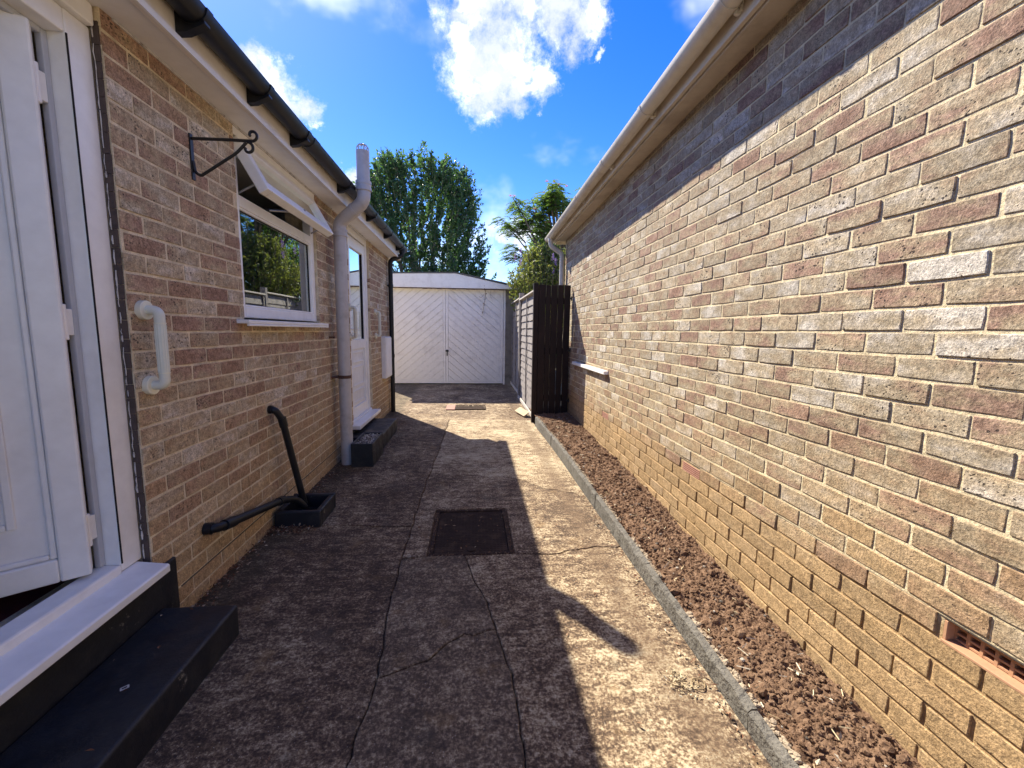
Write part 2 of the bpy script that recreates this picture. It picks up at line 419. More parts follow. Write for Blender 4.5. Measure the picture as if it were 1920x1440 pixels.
# ------------------------------------------------------------------ concrete path of cracked slabs
def wig(a, b, k=9, amp=.012, seed=0):
    a = Vector(a); b = Vector(b); o = []
    nrm = Vector((-(b-a).y, (b-a).x)).normalized()
    for i in range(k+1):
        t = i/k; p = a.lerp(b, t)
        q = noise.fractal(Vector((p.x*8+seed, p.y*8, seed*.7)), .8, 2.2, 5)*amp*(1 if 0 < i < k else 0)
        o.append((p.x+nrm.x*q, p.y+nrm.y*q))
    return o
A = [(-.352, -2), (-.368, .6), (-.372, 1.14), (-.350, 1.45), (-.385, 1.9), (-.396, 2.33), (-.392, 2.71), (-.388, 3.2), (-.384, 3.62), (-.375, 3.78), (-.355, 4.4), (-.340, 5.05), (-.33, 6.1)]
def chain(pts, amp=.008, seed=1):
    o = []
    for i in range(len(pts)-1):
        seg = wig(pts[i], pts[i+1], max(2, int((Vector(pts[i+1])-Vector(pts[i])).length/.035)), amp*1.6, seed)
        o += seg[:-1]
    return o+[pts[-1]]
def seg_between(ch, y0, y1):
    return [p for p in ch if y0-1e-6 <= p[1] <= y1+1e-6]
CA = chain(A)
KX = .905
crC = chain([(-1.34, 2.80), (-.86, 2.76), (-.6, 2.73), (-.392, 2.71)], .012, 3)
crK = chain([(-.375, 3.78), (.0, 3.69), (.357, 3.62), (.62, 3.33), (.78, 3.24), (KX, 3.16)], .02, 5)
crM = chain([(.25, 2.325), (.45, 2.30), (.655, 2.35), (KX, 2.37)], .02, 8)
crB = chain([(-.05, 2.325), (-.02, 2.22), (.078, 1.845), (.155, 1.461), (.161, 1.1), (.15, -2)], .008, 4)
crD = chain([(-.352, 1.47), (-.17, 1.54), (-.1, 1.63), (-.03, 1.68), (.112, 1.70)], .012, 6)
crE = chain([(-.33, 6.1), (.2, 6.13), (KX, 6.05)], .012, 2)
crF = chain([(-1.34, 6.02), (-.33, 6.1)], .01, 9)
def yB(y):
    for i in range(len(crB)-1):
        if crB[i+1][1] <= y <= crB[i][1]:
            t = (y-crB[i][1])/(crB[i+1][1]-crB[i][1]+1e-9); return crB[i][0]+t*(crB[i+1][0]-crB[i][0])
    return .15
crD[-1] = (yB(1.70), 1.70)
up = seg_between
polys = [  # first colour value also puts shade into the left and garage-side slabs
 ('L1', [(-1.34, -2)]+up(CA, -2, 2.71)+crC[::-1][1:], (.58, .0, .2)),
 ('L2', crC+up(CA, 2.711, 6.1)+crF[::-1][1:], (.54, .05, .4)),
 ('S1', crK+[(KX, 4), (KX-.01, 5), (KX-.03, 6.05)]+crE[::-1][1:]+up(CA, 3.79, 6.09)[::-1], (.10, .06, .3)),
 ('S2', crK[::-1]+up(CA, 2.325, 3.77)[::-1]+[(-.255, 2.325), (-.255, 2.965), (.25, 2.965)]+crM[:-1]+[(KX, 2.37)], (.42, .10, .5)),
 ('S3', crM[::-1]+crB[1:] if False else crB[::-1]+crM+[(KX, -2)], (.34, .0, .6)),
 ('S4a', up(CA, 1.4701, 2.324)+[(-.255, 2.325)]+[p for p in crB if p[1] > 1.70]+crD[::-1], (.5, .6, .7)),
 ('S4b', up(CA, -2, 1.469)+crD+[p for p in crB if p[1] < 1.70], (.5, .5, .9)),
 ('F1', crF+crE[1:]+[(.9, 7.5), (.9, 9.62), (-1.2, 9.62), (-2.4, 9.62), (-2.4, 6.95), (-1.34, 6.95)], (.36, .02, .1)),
]
path = MB()
path.box(-1.36, KX+.0, -2, 6.0, -.07, -.022)
path = path.build('path', 'soil', kind='structure')
def inset_poly(poly, d):
    # remove near-duplicates, orient ccw, shrink by d
    q = []
    for p in poly:
        if not q or (Vector(p)-Vector(q[-1])).length > .004: q.append(p)
    if (Vector(q[0])-Vector(q[-1])).length < .004: q.pop()
    ar = sum(q[i][0]*q[(i+1) % len(q)][1]-q[(i+1) % len(q)][0]*q[i][1] for i in range(len(q)))
    if ar < 0: q = q[::-1]
    o = []
    for i in range(len(q)):
        a, b, c = Vector(q[i-1]), Vector(q[i]), Vector(q[(i+1) % len(q)])
        n1 = Vector((-(b-a).y, (b-a).x)).normalized(); n2 = Vector((-(c-b).y, (c-b).x)).normalized()
        m = (n1+n2); m = m.normalized() if m.length > .2 else n1
        o.append(tuple(b+m*d/max(.5, m.dot(n1))))
    return o
for i, (nm, poly, colr) in enumerate(polys):
    top = inset_poly(poly, .0028); bot = inset_poly(poly, .0005)
    dz = [0, .003, .001, .002, .002, .005, .0035, 0][i]
    m = MB(); k = len(top)
    mid = inset_poly(poly, .0065)
    if len(mid) == k and len(bot) == k:
        zt = lambda p: gz(p[1])+dz
        m.add([(x, y, gz(y)-.06) for x, y in bot]+[(x, y, zt((x, y))-.004) for x, y in top]+[(x, y, zt((x, y))) for x, y in mid],
              [(j, (j+1) % k, k+(j+1) % k, k+j) for j in range(k)]+[(k+j, k+(j+1) % k, 2*k+(j+1) % k, 2*k+j) for j in range(k)]+[tuple(range(2*k, 3*k))])
    else:
        m.prism(top, lambda a, b, d: (a, b, gz(b)+d), -.06, dz)
    bmz = MB(); bmz.v, bmz.f = m.v, m.f
    o = bmz.build('concrete_slab', 'concrete', path, tri=True)
    if nm == 'F1':
        bm = bmesh.new(); bm.from_mesh(o.data)
        for yy in (6.4, 6.8, 7.2, 7.6, 8.0, 8.4, 8.8, 9.2):
            bmesh.ops.bisect_plane(bm, geom=bm.verts[:]+bm.edges[:]+bm.faces[:], plane_co=(0, yy, 0), plane_no=(0, 1, 0))
        for v in bm.verts: v.co.z = gz(v.co.y)+(dz if v.co.z > gz(v.co.y)-.03 else -.06)
        bm.to_mesh(o.data); bm.free()
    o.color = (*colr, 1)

fd = MB(); fd.box(-9, 9, -16, -2.012, -.07, .0)  # unseen pale concrete behind the camera, added to bounce light forward
fd = fd.build('bounce_drive', 'concrete', kind='structure'); fd.color = (.05, .1, .3, 1)
# ------------------------------------------------------------------ bricks
def brick_geo(L, H, seed, p=.006):
    # local: n outward (x), u along (y) 0..L, v up (z) 0..H ; back at -.03
    q = random.Random(seed)
    def j(a): return q.uniform(-a, a)
    per = []
    for k in range(4): per.append((L*k/3, 0))
    per.append((L, H*.5))
    for k in range(4): per.append((L*(3-k)/3, H))
    per.append((0, H*.5))
    corner = {0, 3, 5, 8}
    back = []; front = []; inn = []
    for i, (u, v) in enumerate(per):
        ju, jv = j(.0013), j(.0011)
        du = (1 if u < L*.02 else -1 if u > L*.98 else 0); dv = (1 if v < H*.02 else -1 if v > H*.98 else 0)
        w = .0010+abs(j(.0012)); ww = w+.0008 if i in corner else w
        cu, cv = (u+ju+du*(.0012 if i in corner else 0), v+jv+dv*(.001 if i in corner else 0))
        back.append((-.03, cu, cv)); front.append((p-.0013+j(.0005), cu, cv))
        inn.append((p+j(.0007), cu+du*ww, cv+dv*ww))
    vs = back+front+inn; N = 10
    fs = [(i, (i+1) % N, N+(i+1) % N, N+i) for i in range(N)]+[(N+i, N+(i+1) % N, 2*N+(i+1) % N, 2*N+i) for i in range(N)]
    fs += [(20, 21, 28, 29), (21, 22, 27, 28), (22, 23, 24), (22, 24, 27) if False else (22, 24, 25, 27) if False else (22, 24, 25, 26, 27)]
    return vs, fs
def lay_wall(parent, x0, sgn, zb, nrows, ycuts, phase, openings, bfun, colfun, zscale=.075, ztop=None):
    """bricks of one wall; sgn = outward direction along x; returns nothing"""
    items = []
    for rI in range(nrows):
        z0 = zb+rI*zscale+.0102; z1 = z0+zscale-.0102
        if ztop and z1 > ztop: z1 = ztop
        if z1-z0 < .02: continue
        off = phase+(.1125 if rI % 2 else 0)+rnd.uniform(-.006, .006)
        zc = (z0+z1)/2
        spans = [(ycuts[0], ycuts[1])]
        for (a, b, c, d) in openings:
            if z1 > c+.012 and z0 < d-.012:
                ns = []
                for s0, s1 in spans:
                    if b <= s0 or a >= s1: ns.append((s0, s1)); continue
                    if a > s0: ns.append((s0, a))
                    if b < s1: ns.append((b, s1))
                spans = ns
        for s0, s1 in spans:
            k = math.floor((s0-off)/.225)
            y = off+k*.225
            while y < s1:
                a = max(y+.0095+rnd.uniform(-.002, .002), s0); b = min(y+.225+rnd.uniform(-.002, .002), s1)
                if b-a > .03: items.append((a, b, z0+rnd.uniform(-.0012, .0012), z1+rnd.uniform(-.0012, .0012), rI))
                y += .225
    def area(it):
        a, b, z0, z1, _ = it
        ps = [project((x0, yy, zz)) for yy in (a, b) for zz in (z0, z1)]
        if any(p is None for p in ps): return 0
        if sum(0 <= p[0] <= 1920 and 0 <= p[1] <= 1440 for p in ps) < 2: return 0
        return abs((ps[2][0]-ps[0][0])*(ps[1][1]-ps[0][1]))
    order = sorted(items, key=area, reverse=True)
    single = order[:298]; rest = order[298:]
    variants = [brick_geo(.215, .065, 100+i) for i in range(10)]
    meshes = []
    for vs, fs in variants:
        me = bpy.data.meshes.new('brick'); me.from_pydata(vs, [], fs); me.materials.append(MATS['brick']); meshes.append(me)
    for it in single:
        a, b, z0, z1, rI = it
        me = rnd.choice(meshes)
        o = bpy.data.objects.new('brick', me); COL.objects.link(o)
        L, H = b-a, z1-z0
        o.scale = (1, L/.215, H/.065)
        n0 = max(-.0004, bfun(a, z0)+rnd.gauss(0, .0009))
        if sgn > 0:
            o.location = (x0+n0, a, z0); rz = 0
        else:
            o.location = (x0-n0, b, z0); rz = math.pi
        o.rotation_euler = (rnd.gauss(0, .004), 0, rz+rnd.gauss(0, .002))
        o.color = (*colfun(a, (z0+z1)/2, rI), 1)
        attach(o, parent)
    m = MB()
    for it in rest:
        a, b, z0, z1, rI = it
        vs, fs = rnd.choice(variants); L, H = b-a, z1-z0
        c = colfun(a, (z0+z1)/2, rI); n0 = max(-.0004, bfun(a, z0)+rnd.gauss(0, .0009))
        tl = rnd.gauss(0, .004)
        if sgn > 0: pts = [(x0+n0+p[0], a+p[1]*L/.215, z0+p[2]*H/.065+tl*p[1]) for p in vs]
        else: pts = [(x0-n0-p[0], b-p[1]*L/.215, z0+p[2]*H/.065+tl*p[1]) for p in vs]
        m.add(pts, fs, c)
    m.build('distant_bricks', 'brick', parent, kind='stuff')

def wall_panels(name, mat, parent, xa, xb, rects):
    m = MB()
    for (y0, y1, z0, z1) in rects: m.box(xa, xb, y0, y1, z0, z1)
    return m.build(name, mat, parent)

# ================================================================== RIGHT BUNGALOW
RX = 1.385
rh = thing('brick_bungalow', 'sunlit long brick side wall with cream eaves and soil bed at its foot', 'building', (RX+2, 2, 0))
RY0, RY1 = -2.0, 6.40
rz = lambda y: 2.762-.0158*y
m = MB()
m.box(RX+.0028, RX+.24, RY0, RY1-.006, -.3, .396)
m.box(RX+.0028, RX+.24, RY0, .642, .396, .4695); m.box(RX+.0028, RX+.24, 1.028, RY1-.006, .396, .4695)
m.prism([(RY0, .4695), (RY1-.006, .4695), (RY1-.006, rz(RY1)), (RY0, rz(RY0))], lambda a, b, d: (RX+d, a, b), .0028, .24)
m.build('wall', 'mortar_right', rh)
m = MB(); m.box(RX+.25, RX+5.6, RY1-.23, RY1-.01, -.3, 2.55); m.build('end_wall', 'mortar_right', rh)
AIR = [(2.375, 2.60, .395, .47), (.63, 1.04, .395, .47), (4.13, 4.345, .395, .47)]
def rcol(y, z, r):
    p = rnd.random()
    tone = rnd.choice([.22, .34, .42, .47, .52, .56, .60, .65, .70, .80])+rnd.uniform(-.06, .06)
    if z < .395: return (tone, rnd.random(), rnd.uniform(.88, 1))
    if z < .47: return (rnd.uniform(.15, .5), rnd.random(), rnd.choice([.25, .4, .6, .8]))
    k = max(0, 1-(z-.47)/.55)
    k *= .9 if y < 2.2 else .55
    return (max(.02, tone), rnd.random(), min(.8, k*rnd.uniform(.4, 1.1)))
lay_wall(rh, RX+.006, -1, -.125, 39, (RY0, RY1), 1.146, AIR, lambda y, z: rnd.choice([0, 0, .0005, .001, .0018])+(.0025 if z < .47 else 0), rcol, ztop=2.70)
# damp-proof course: dark bedding line with a lip of mortar
m = MB(); pts = 60
for i in range(pts):
    y0 = RY0+(RY1-RY0)*i/pts; y1 = RY0+(RY1-RY0)*(i+1)/pts
    m.box(RX+.0012-rnd.random()*.002, RX+.02, y0, y1, .4715+rnd.uniform(0, .001), .4752+rnd.uniform(0, .001))
m.build('damp_course', 'dpc', rh)
# air bricks
ab = MB(); y0, y1, z0, z1 = AIR[0]
ab.box(RX+.012, RX+.04, y0+.006, y1-.006, z0+.008, z1-.006)
a0 = ab.build('air_brick', 'dark_gap', rh)
for i in range(5):
    MB().box(RX-.001, RX+.014, y0+.008, y1-.008, z0+.009+i*.0122, z0+.0145+i*.0122).build('louvre', 'air_grille', a0)
ab = MB(); y0, y1, z0, z1 = AIR[2]
ab.box(RX+.012, RX+.04, y0+.006, y1-.006, z0+.008, z1-.006)
a2 = ab.build('air_brick', 'dark_gap', rh)
for i in range(5):
    MB().box(RX-.001, RX+.014, y0+.008, y1-.008, z0+.009+i*.0122, z0+.0145+i*.0122).build('louvre', 'air_grille', a2)
y0, y1, z0, z1 = AIR[1]
y1 -= .012; y0 += .012
ab = MB(); ab.box(RX+.075, RX+.09, y0, y1, z0, z1)
a1 = ab.build('air_brick', 'dark_gap', rh)
fr = MB(); fr.box(RX-.004, RX+.075, y0, y1, z0+.003, z0+.012); fr.box(RX+.002, RX+.075, y1-.010, y1, z0+.012, z1-.004); fr.box(RX+.002, RX+.075, y0, y0+.010, z0+.012, z1-.004)
fr.build('rim', 'terracotta', a1, bevel=.0015, bseg=1)
gr = MB()
nb = 11; yy0, yy1, zz0, zz1 = y0+.0105, y1-.0105, z0+.0125, z1-.004
for i in range(nb+1):
    yy = yy0+(yy1-yy0)*i/nb; gr.box(RX+.028, RX+.05, yy-.004, yy+.004, zz0, zz1-.012)
for k in range(3):
    zz = zz0+.002+k*(zz1-zz0-.02)/2; gr.box(RX+.0285, RX+.0495, yy0, yy1, zz, zz+.006)
gr.build('grid', 'terracotta', a1)

# eaves: soffit, fascia, gutter
def yprism(m, poly, y0, y1, dz0=0, dz1=0):
    k = len(poly)
    vs = [(x, y0, z+dz0) for x, z in poly]+[(x, y1, z+dz1) for x, z in poly]
    fs = [tuple(range(k)), tuple(range(k, 2*k))[::-1]]+[(i, (i+1) % k, k+(i+1) % k, k+i) for i in range(k)]
    return m.add(vs, fs)
RE = 6.55
def rdz(y): return rz(y)
m = MB(); yprism(m, [(RX+.1, -.025), (1.238, -.025), (1.238, -.008), (RX+.1, -.008)], RY0, RE, rdz(RY0), rdz(RE)); m.build('soffit', 'cream_paint', rh)
m = MB(); yprism(m, [(1.215, -.035), (1.239, -.035), (1.239, .165), (1.215, .165)], RY0, RE, rdz(RY0), rdz(RE)); m.build('fascia', 'cream_paint', rh, bevel=.003)
m = MB(); yprism(m, [(1.244, -.0258), (1.262, -.0258), (1.262, -.038), (1.244, -.045)], RY0, RE, rdz(RY0), rdz(RE)); m.build('soffit_bead', 'cream_paint', rh)
m = MB(); m.prism([(RX-.13, rz(RE)-.05), (RX+.3, rz(RE)-.05), (RX+.3, rz(RE)+.3), (RX-.13, rz(RE)+.16)], lambda a, b, d: (a, d, b), RE+.001, RE+.02); m.build('barge_end', 'cream_paint', rh)
def gutter_profile(cx, cz, ro, ri, k=14, lip=.006):
    o = [(cx-ro*math.cos(math.pi*i/k), cz-ro*math.sin(math.pi*i/k)) for i in range(k+1)]
    inn = [(cx-ri*math.cos(math.pi*i/k), cz-ri*math.sin(math.pi*i/k)) for i in range(k+1)][::-1]
    return o+inn
RGC = 1.155; rgz = lambda y: 2.845-.0225*y
m = MB(); yprism(m, gutter_profile(RGC, 0, .056, .052), RY0, RE+.06, rgz(RY0), rgz(RE+.06)); gut = m.build('gutter', 'white_gutter', rh, smooth=True)
for y in (1.15, 2.02, 2.93, 3.78, 4.7, 5.55):
    m = MB(); yprism(m, gutter_profile(RGC, 0, .0605, .0565), y-.02, y+.02, rgz(y-.02), rgz(y+.02))
    m.box(1.20, 1.2145, y-.02, y+.02, rgz(y)-.06, rgz(y)+.005)
    m.box(RGC+.03, 1.21, y-.008, y+.008, rgz(y)-.066, rgz(y)-.045)
    m.build('gutter_bracket', 'white_gutter', gut, smooth=True)
m = MB(); m.prism(gutter_profile(RGC, rgz(RE), .054, .001)[:15], lambda a, b, d: (a, d, b), RE+.0605, RE+.068); m.build('stop_end', 'white_gutter', gut)
m = MB()
dp = fillet([(RGC, 6.40, rgz(6.4)-.05), (RGC, 6.40, rgz(6.4)-.15), (1.325, 6.36, rgz(6.4)-.27), (1.325, 6.36, .03)], .06)
m.tube(dp, .034, 16)
m.tube([(RGC, 6.40, rgz(6.4)-.045), (RGC, 6.40, rgz(6.4)-.085)], .042, 16)
m.build('downpipe', 'white_gutter', rh, smooth=True)
# roof slope
m = MB(); yprism(m, [(1.205, .10), (4.9, 1.58), (4.9, 1.68), (1.205, .135)], RY0, RE+.03, rz(0)+.0, rz(RE)+.0); m.build('roof', 'roof_tile', rh)
# white boxed ledge on the wall behind the gate
m = MB(); m.box(1.338, RX+.004, 4.20, 5.60, .862, .899); m.build('ledge', 'white_upvc', rh, bevel=.004)

# ================================================================== LEFT BUNGALOW
LX = -1.29
lh = thing('brick_bungalow', 'shaded brick bungalow with white doors, open top window and black gutter', 'building', (LX-2, 3, 0))
LY0, LY1 = -2.0, 6.90
D1 = (.72, 1.748, .325, 2.386); WN = (2.575, 3.785, 1.336, 2.386); D2 = (4.70, 5.625, .20, 2.386)
SZ = 2.386
wall_panels('wall', 'mortar_left', lh, LX-.24, LX-.0022, [
    (LY0, D1[0], -.3, SZ), (D1[0], D1[1], -.3, D1[2]), (D1[1], WN[0], -.3, SZ), (WN[0], WN[1], -.3, WN[2]),
    (WN[1], D2[0], -.3, SZ), (D2[0], D2[1], -.3, D2[2]), (D2[1], LY1-.006, -.3, SZ)])
def lcol(y, z, r):
    tone = rnd.choice([.08, .20, .28, .36, .44, .50, .56, .64, .76])+rnd.uniform(-.08, .08)
    lowk = max(0, 1-z/1.1)  # yellower towards the foot: warm bounce light and dirt in the colour
    return (max(.02, tone), 1.2+rnd.random()*.9, min(.85, rnd.uniform(.08, .34)+lowk*rnd.uniform(.4, .9)))  # brick brightness raised in the colour to lift this wall's shade
lay_wall(lh, LX-.006, 1, -.089, 34, (LY0, LY1), 1.748, [D1, WN, D2], lambda y, z: rnd.choice([0, 0, .001]), lcol, ztop=SZ)
for (ya, yb) in ((1.9, D2[0]), (D2[1], LY1)):
  m = MB()
  for i in range(20):
    y0 = ya+(yb-ya)*i/20; y1 = ya+(yb-ya)*(i+1)/20
    m.box(LX-.02, LX+.0005+rnd.random()*.001, y0, y1-.0, .1355, .141)
  m.build('damp_course', 'dpc', lh)
m = MB()
for i in range(0):
    y0 = 1.9+(LY1-1.9)*i/40; y1 = 1.9+(LY1-1.9)*(i+1)/40
    if y1 > D2[0] and y0 < D2[1]: continue
    m.box(LX-.02, LX+.0005+rnd.random()*.001, y0, y1-.0005, .1355, .141)
# end wall and back of the house
m = MB(); m.box(LX-5.5, LX-.245, LY1-.23, LY1-.01, -.3, SZ); m.build('end_wall', 'mortar_left', lh)
# rooms behind the openings
m = MB(); m.box(LX-3.2, LX-.245, LY0, LY1-.24, .26, .318); m.build('floor', 'carpet', lh)
m = MB(); m.box(LX-3.2, LX-.245, LY0, LY1-.24, SZ+.005, SZ+.05); m.build('ceiling', 'interior_ceiling', lh)
for (x0, x1, y0, y1) in ((LX-3.3, LX-3.205, LY0, LY1-.24), (LX-3.2, LX-.245, 2.02, 2.10), (LX-3.2, LX-.245, 4.28, 4.36), (LX-3.2, LX-.245, LY0-.1, LY0)):
    m = MB(); m.box(x0, x1, y0, y1, .319, SZ+.004); m.build('partition', 'interior_wall', lh)
# eaves
ldz = lambda y: .008*y-.012
LE = 7.0
m = MB(); yprism(m, [(LX-.1, SZ+.0), (-1.150, SZ+.0), (-1.150, SZ+.016), (LX-.1, SZ+.016)], LY0, LE, .001, .001+ldz(LE)*.0); m.build('soffit', 'soffit_white', lh)
m = MB(); yprism(m, [(-1.128, SZ-.014), (-1.149, SZ-.014), (-1.149, SZ+.16), (-1.128, SZ+.16)], LY0, LE, ldz(LY0)*.3, ldz(LE)*.3); m.build('fascia', 'pale_paint', lh, bevel=.003)
m = MB(); yprism(m, [(-1.1275, SZ-.018), (-1.1275, SZ+.012), (-1.118, SZ+.008), (-1.116, SZ-.018)], LY0, LE, ldz(LY0)*.3, ldz(LE)*.3); m.build('fascia_bead', 'white_paint_old', lh)
m = MB(); yprism(m, [(LX-.003, SZ-.009), (LX+.006, SZ-.009), (LX+.006, SZ-.0012), (LX-.003, SZ-.0012)], 1.80, LY1); m.build('cover_strip', 'seal', lh)
m = MB(); m.prism([(-1.128, SZ-.015), (-1.128, SZ+.16), (-1.6, SZ+.30), (-1.6, SZ-.015)], lambda a, b, d: (a, d, b), LE+.001, LE+.02); m.build('barge_end', 'cream_paint', lh)
LGC = -1.066; lgz = lambda y: 2.478+.010*y
GEND = 7.045
m = MB(); yprism(m, gutter_profile(LGC, 0, .056, .052), LY0, GEND, lgz(LY0), lgz(GEND)); gut = m.build('gutter', 'black_plastic', lh, smooth=True)
for y in (.85, 1.35, 1.90, 2.42, 2.93, 3.86, 4.84, 5.75, 6.62):
    m = MB(); yprism(m, gutter_profile(LGC, 0, .0605, .0565), y-.02, y+.02, lgz(y-.02), lgz(y+.02))
    m.prism([(-1.127, lgz(y)), (-1.127, lgz(y)-.092), (-1.09, lgz(y)-.088), (-1.02, lgz(y)-.055), (-1.02, lgz(y)-.045), (-1.06, lgz(y)-.06), (-1.11, lgz(y)-.04)], lambda a, b, d: (a, d, b), y-.018, y+.018)
    m.build('gutter_bracket', 'black_plastic', gut, smooth=True)
for y in (2.95, 5.3):
    m = MB(); yprism(m, gutter_profile(LGC, 0, .0595, .0563), y+.06, y+.16, lgz(y+.06), lgz(y+.16)); m.build('gutter_union', 'black_plastic', gut, smooth=True)
m = MB(); m.prism(gutter_profile(LGC, lgz(GEND), .055, .001)[:15], lambda a, b, d: (a, d, b), GEND+.0005, GEND+.006); m.build('stop_end', 'grey_metal', gut)
m = MB()
dp = fillet([(LGC, 6.80, lgz(6.8)-.05), (LGC, 6.80, lgz(6.8)-.13), (-1.235, 6.74, lgz(6.8)-.22), (-1.235, 6.74, .0)], .05)
m.tube(dp, .034, 16); m.tube([(LGC, 6.8, lgz(6.8)-.04), (LGC, 6.8, lgz(6.8)-.095)], .043, 16)
m.tube([(-1.235, 6.74, 1.93), (-1.235, 6.74, 1.97)], .040, 16); m.tube([(-1.235, 6.74, .86), (-1.235, 6.74, .91)], .040, 16)
m.box(-1.29, -1.235, 6.73, 6.75, 1.94, 1.96); m.box(-1.29, -1.235, 6.73, 6.75, .875, .895)
m.build('downpipe', 'black_plastic', lh, smooth=True)
m = MB(); yprism(m, [(-1.075, .14), (-4.9, 1.35), (-4.9, 1.42), (-1.075, .165)], LY0, LE+.03, SZ, SZ+.02); m.build('roof', 'roof_tile', lh)

# --- front door (open inwards)
dr = MB(); fx0, fx1 = LX-.095, LX-.032
yo, yi, zo, zi = 1.741, 1.642, 2.312, 2.235
dr.box(fx0, fx1, yi, yo, .362, zo)
dr = dr.build('open_front_door', 'white_upvc', lh, bevel=.006)
dr['label'] = 'white panelled front door standing open inwards'
m = MB(); m.box(fx0, fx1, .74, .82, .362, zo); m.build('frame_jamb', 'white_upvc', dr, bevel=.006)
m = MB(); m.box(fx0, fx1, .8205, yi-.0005, zi, zo-.001); m.build('frame_head', 'white_upvc', dr, bevel=.006)
m = MB(); m.box(fx0+.004, LX-.012, .74, yo-.002, zo+.0015, SZ-.001); m.build('head_trim', 'white_upvc', dr, bevel=.008)
m = MB(); m.box(fx0-.02, fx1+.002, .8205, yi-.0005, .342, .392); m.build('threshold', 'white_upvc', dr, bevel=.008)
m = MB(); m.box(fx0-.012, fx0+.010, yi-.022, yi-.001, .393, zi-.001); m.box(fx0-.012, fx0+.010, .8215, yi-.023, zi-.02, zi-.0012); m.build('rebate', 'interior_wall', dr, bevel=.003)
m = MB(); m.box(fx1+.0005, fx1+.0045, yi-.001, yi+.003, .395, zi); m.build('gasket', 'dark_gap', dr)
m = MB(); m.prism([(-1.33, .360), (-1.212, .346), (-1.206, .341), (-1.206, .314), (-1.213, .311), (-1.217, .330), (-1.33, .338)], lambda a, b, d: (a, d, b), .55, 1.722); m.build('sill', 'white_upvc', dr, bevel=.003)
# leaf
th = R(53); hx, hy = -1.352, 1.556
dl = Vector((-math.sin(th), -math.cos(th), 0)); dn = Vector((math.cos(th), -math.sin(th), 0))   # along leaf, outward face
def leafpt(u, w, z): return Vector((hx, hy, 0))+dl*u+dn*w+Vector((0, 0, z))
def leafbox(m, u0, u1, w0, w1, z0, z1):
    vs = [leafpt(u, w, z) for z in (z0, z1) for w in (w0, w1) for u in (u0, u1)]
    return m.add(vs, [(0, 2, 3, 1), (4, 5, 7, 6), (0, 1, 5, 4), (2, 6, 7, 3), (0, 4, 6, 2), (1, 3, 7, 5)])
z0, z1 = .405, 2.222; UW = .80
leaf = MB(); leafbox(leaf, .02, UW-.02, -.052, -.020, z0+.02, z1-.02)
leaf = leaf.build('door_leaf', 'white_upvc', dr)
m = MB()
leafbox(m, 0, .078, -.06, .0, z0, z1); leafbox(m, UW-.078, UW, -.06, .0, z0, z1)
leafbox(m, .0785, UW-.0785, -.0595, -.0005, z0, z0+.085); leafbox(m, .0785, UW-.0785, -.0595, -.0005, z1-.08, z1)
m.build('leaf_frame', 'white_upvc', dr, bevel=.007)
m = MB()     # glazing bead bevel round the inner slab
for (u0, u1, za, zb2) in ((.079, .097, z0+.086, z1-.081), (UW-.097, UW-.079, z0+.086, z1-.081), (.0975, UW-.0975, z0+.086, z0+.104), (.0975, UW-.0975, z1-.099, z1-.081)):
    leafbox(m, u0, u1, -.0195, -.009, za, zb2)
m.build('bead', 'white_upvc', dr, bevel=.005)
for (za, zb2) in ((.62, 1.10), (1.25, 2.02)):
    for (ins, ww) in ((0, .012),):
        u0, u1 = .162, UW-.162
        m = MB()
        leafbox(m, u0, u0+.022, -.0195, -.010, za, zb2); leafbox(m, u1-.022, u1, -.0195, -.010, za, zb2)
        leafbox(m, u0+.0225, u1-.0225, -.0195, -.0105, za, za+.022); leafbox(m, u0+.0225, u1-.0225, -.0195, -.0105, zb2-.022, zb2)
        m.build('panel_moulding', 'white_upvc', dr, bevel=.004)
        m = MB(); leafbox(m, u0+.05, u1-.05, -.0195, -.013, za+.05, zb2-.05); m.build('panel', 'white_upvc', dr, bevel=.005)
for zc in (.56, 1.30, 2.05):
    m = MB(); m.box(fx0-.004, fx0+.012, yi-.062, yi-.024, zc-.045, zc+.045); m.tube([(fx0+.012, yi-.062, zc-.06), (fx0+.012, yi-.062, zc+.06)], .011, 10)
    m.build('hinge', 'white_upvc', dr, bevel=.003)
# raw brick reveal beside the door, smeared with sealant
m = MB()
z = .34
while z < 2.34:
    z2 = min(2.34, z+rnd.uniform(.05, .075))
    m.box(LX-.032+rnd.uniform(0, .001), LX-.0045-rnd.uniform(0, .003), 1.7415, 1.7470+rnd.uniform(0, .001), z, z2-.002); z = z2
m.build('reveal', 'reveal_brick', lh)
m = MB(); z = .36
while z < 2.3:
    h = rnd.uniform(.02, .07); w = rnd.uniform(.0015, .004)
    m.tube([(LX-.024, 1.7405, z), (LX-.024+rnd.uniform(-.003, .003), 1.7395, z+h/2), (LX-.024, 1.7405, z+h)], [w*.6, w, w*.5], 6); z += h+rnd.choice([.0, .004, .02])
m.build('sealant', 'seal', lh, smooth=True)
m = MB(); m.box(LX-.01, LX+.012, .4, 1.865, .06, .30); m.build('plinth', 'black_paint', lh, bevel=.006)

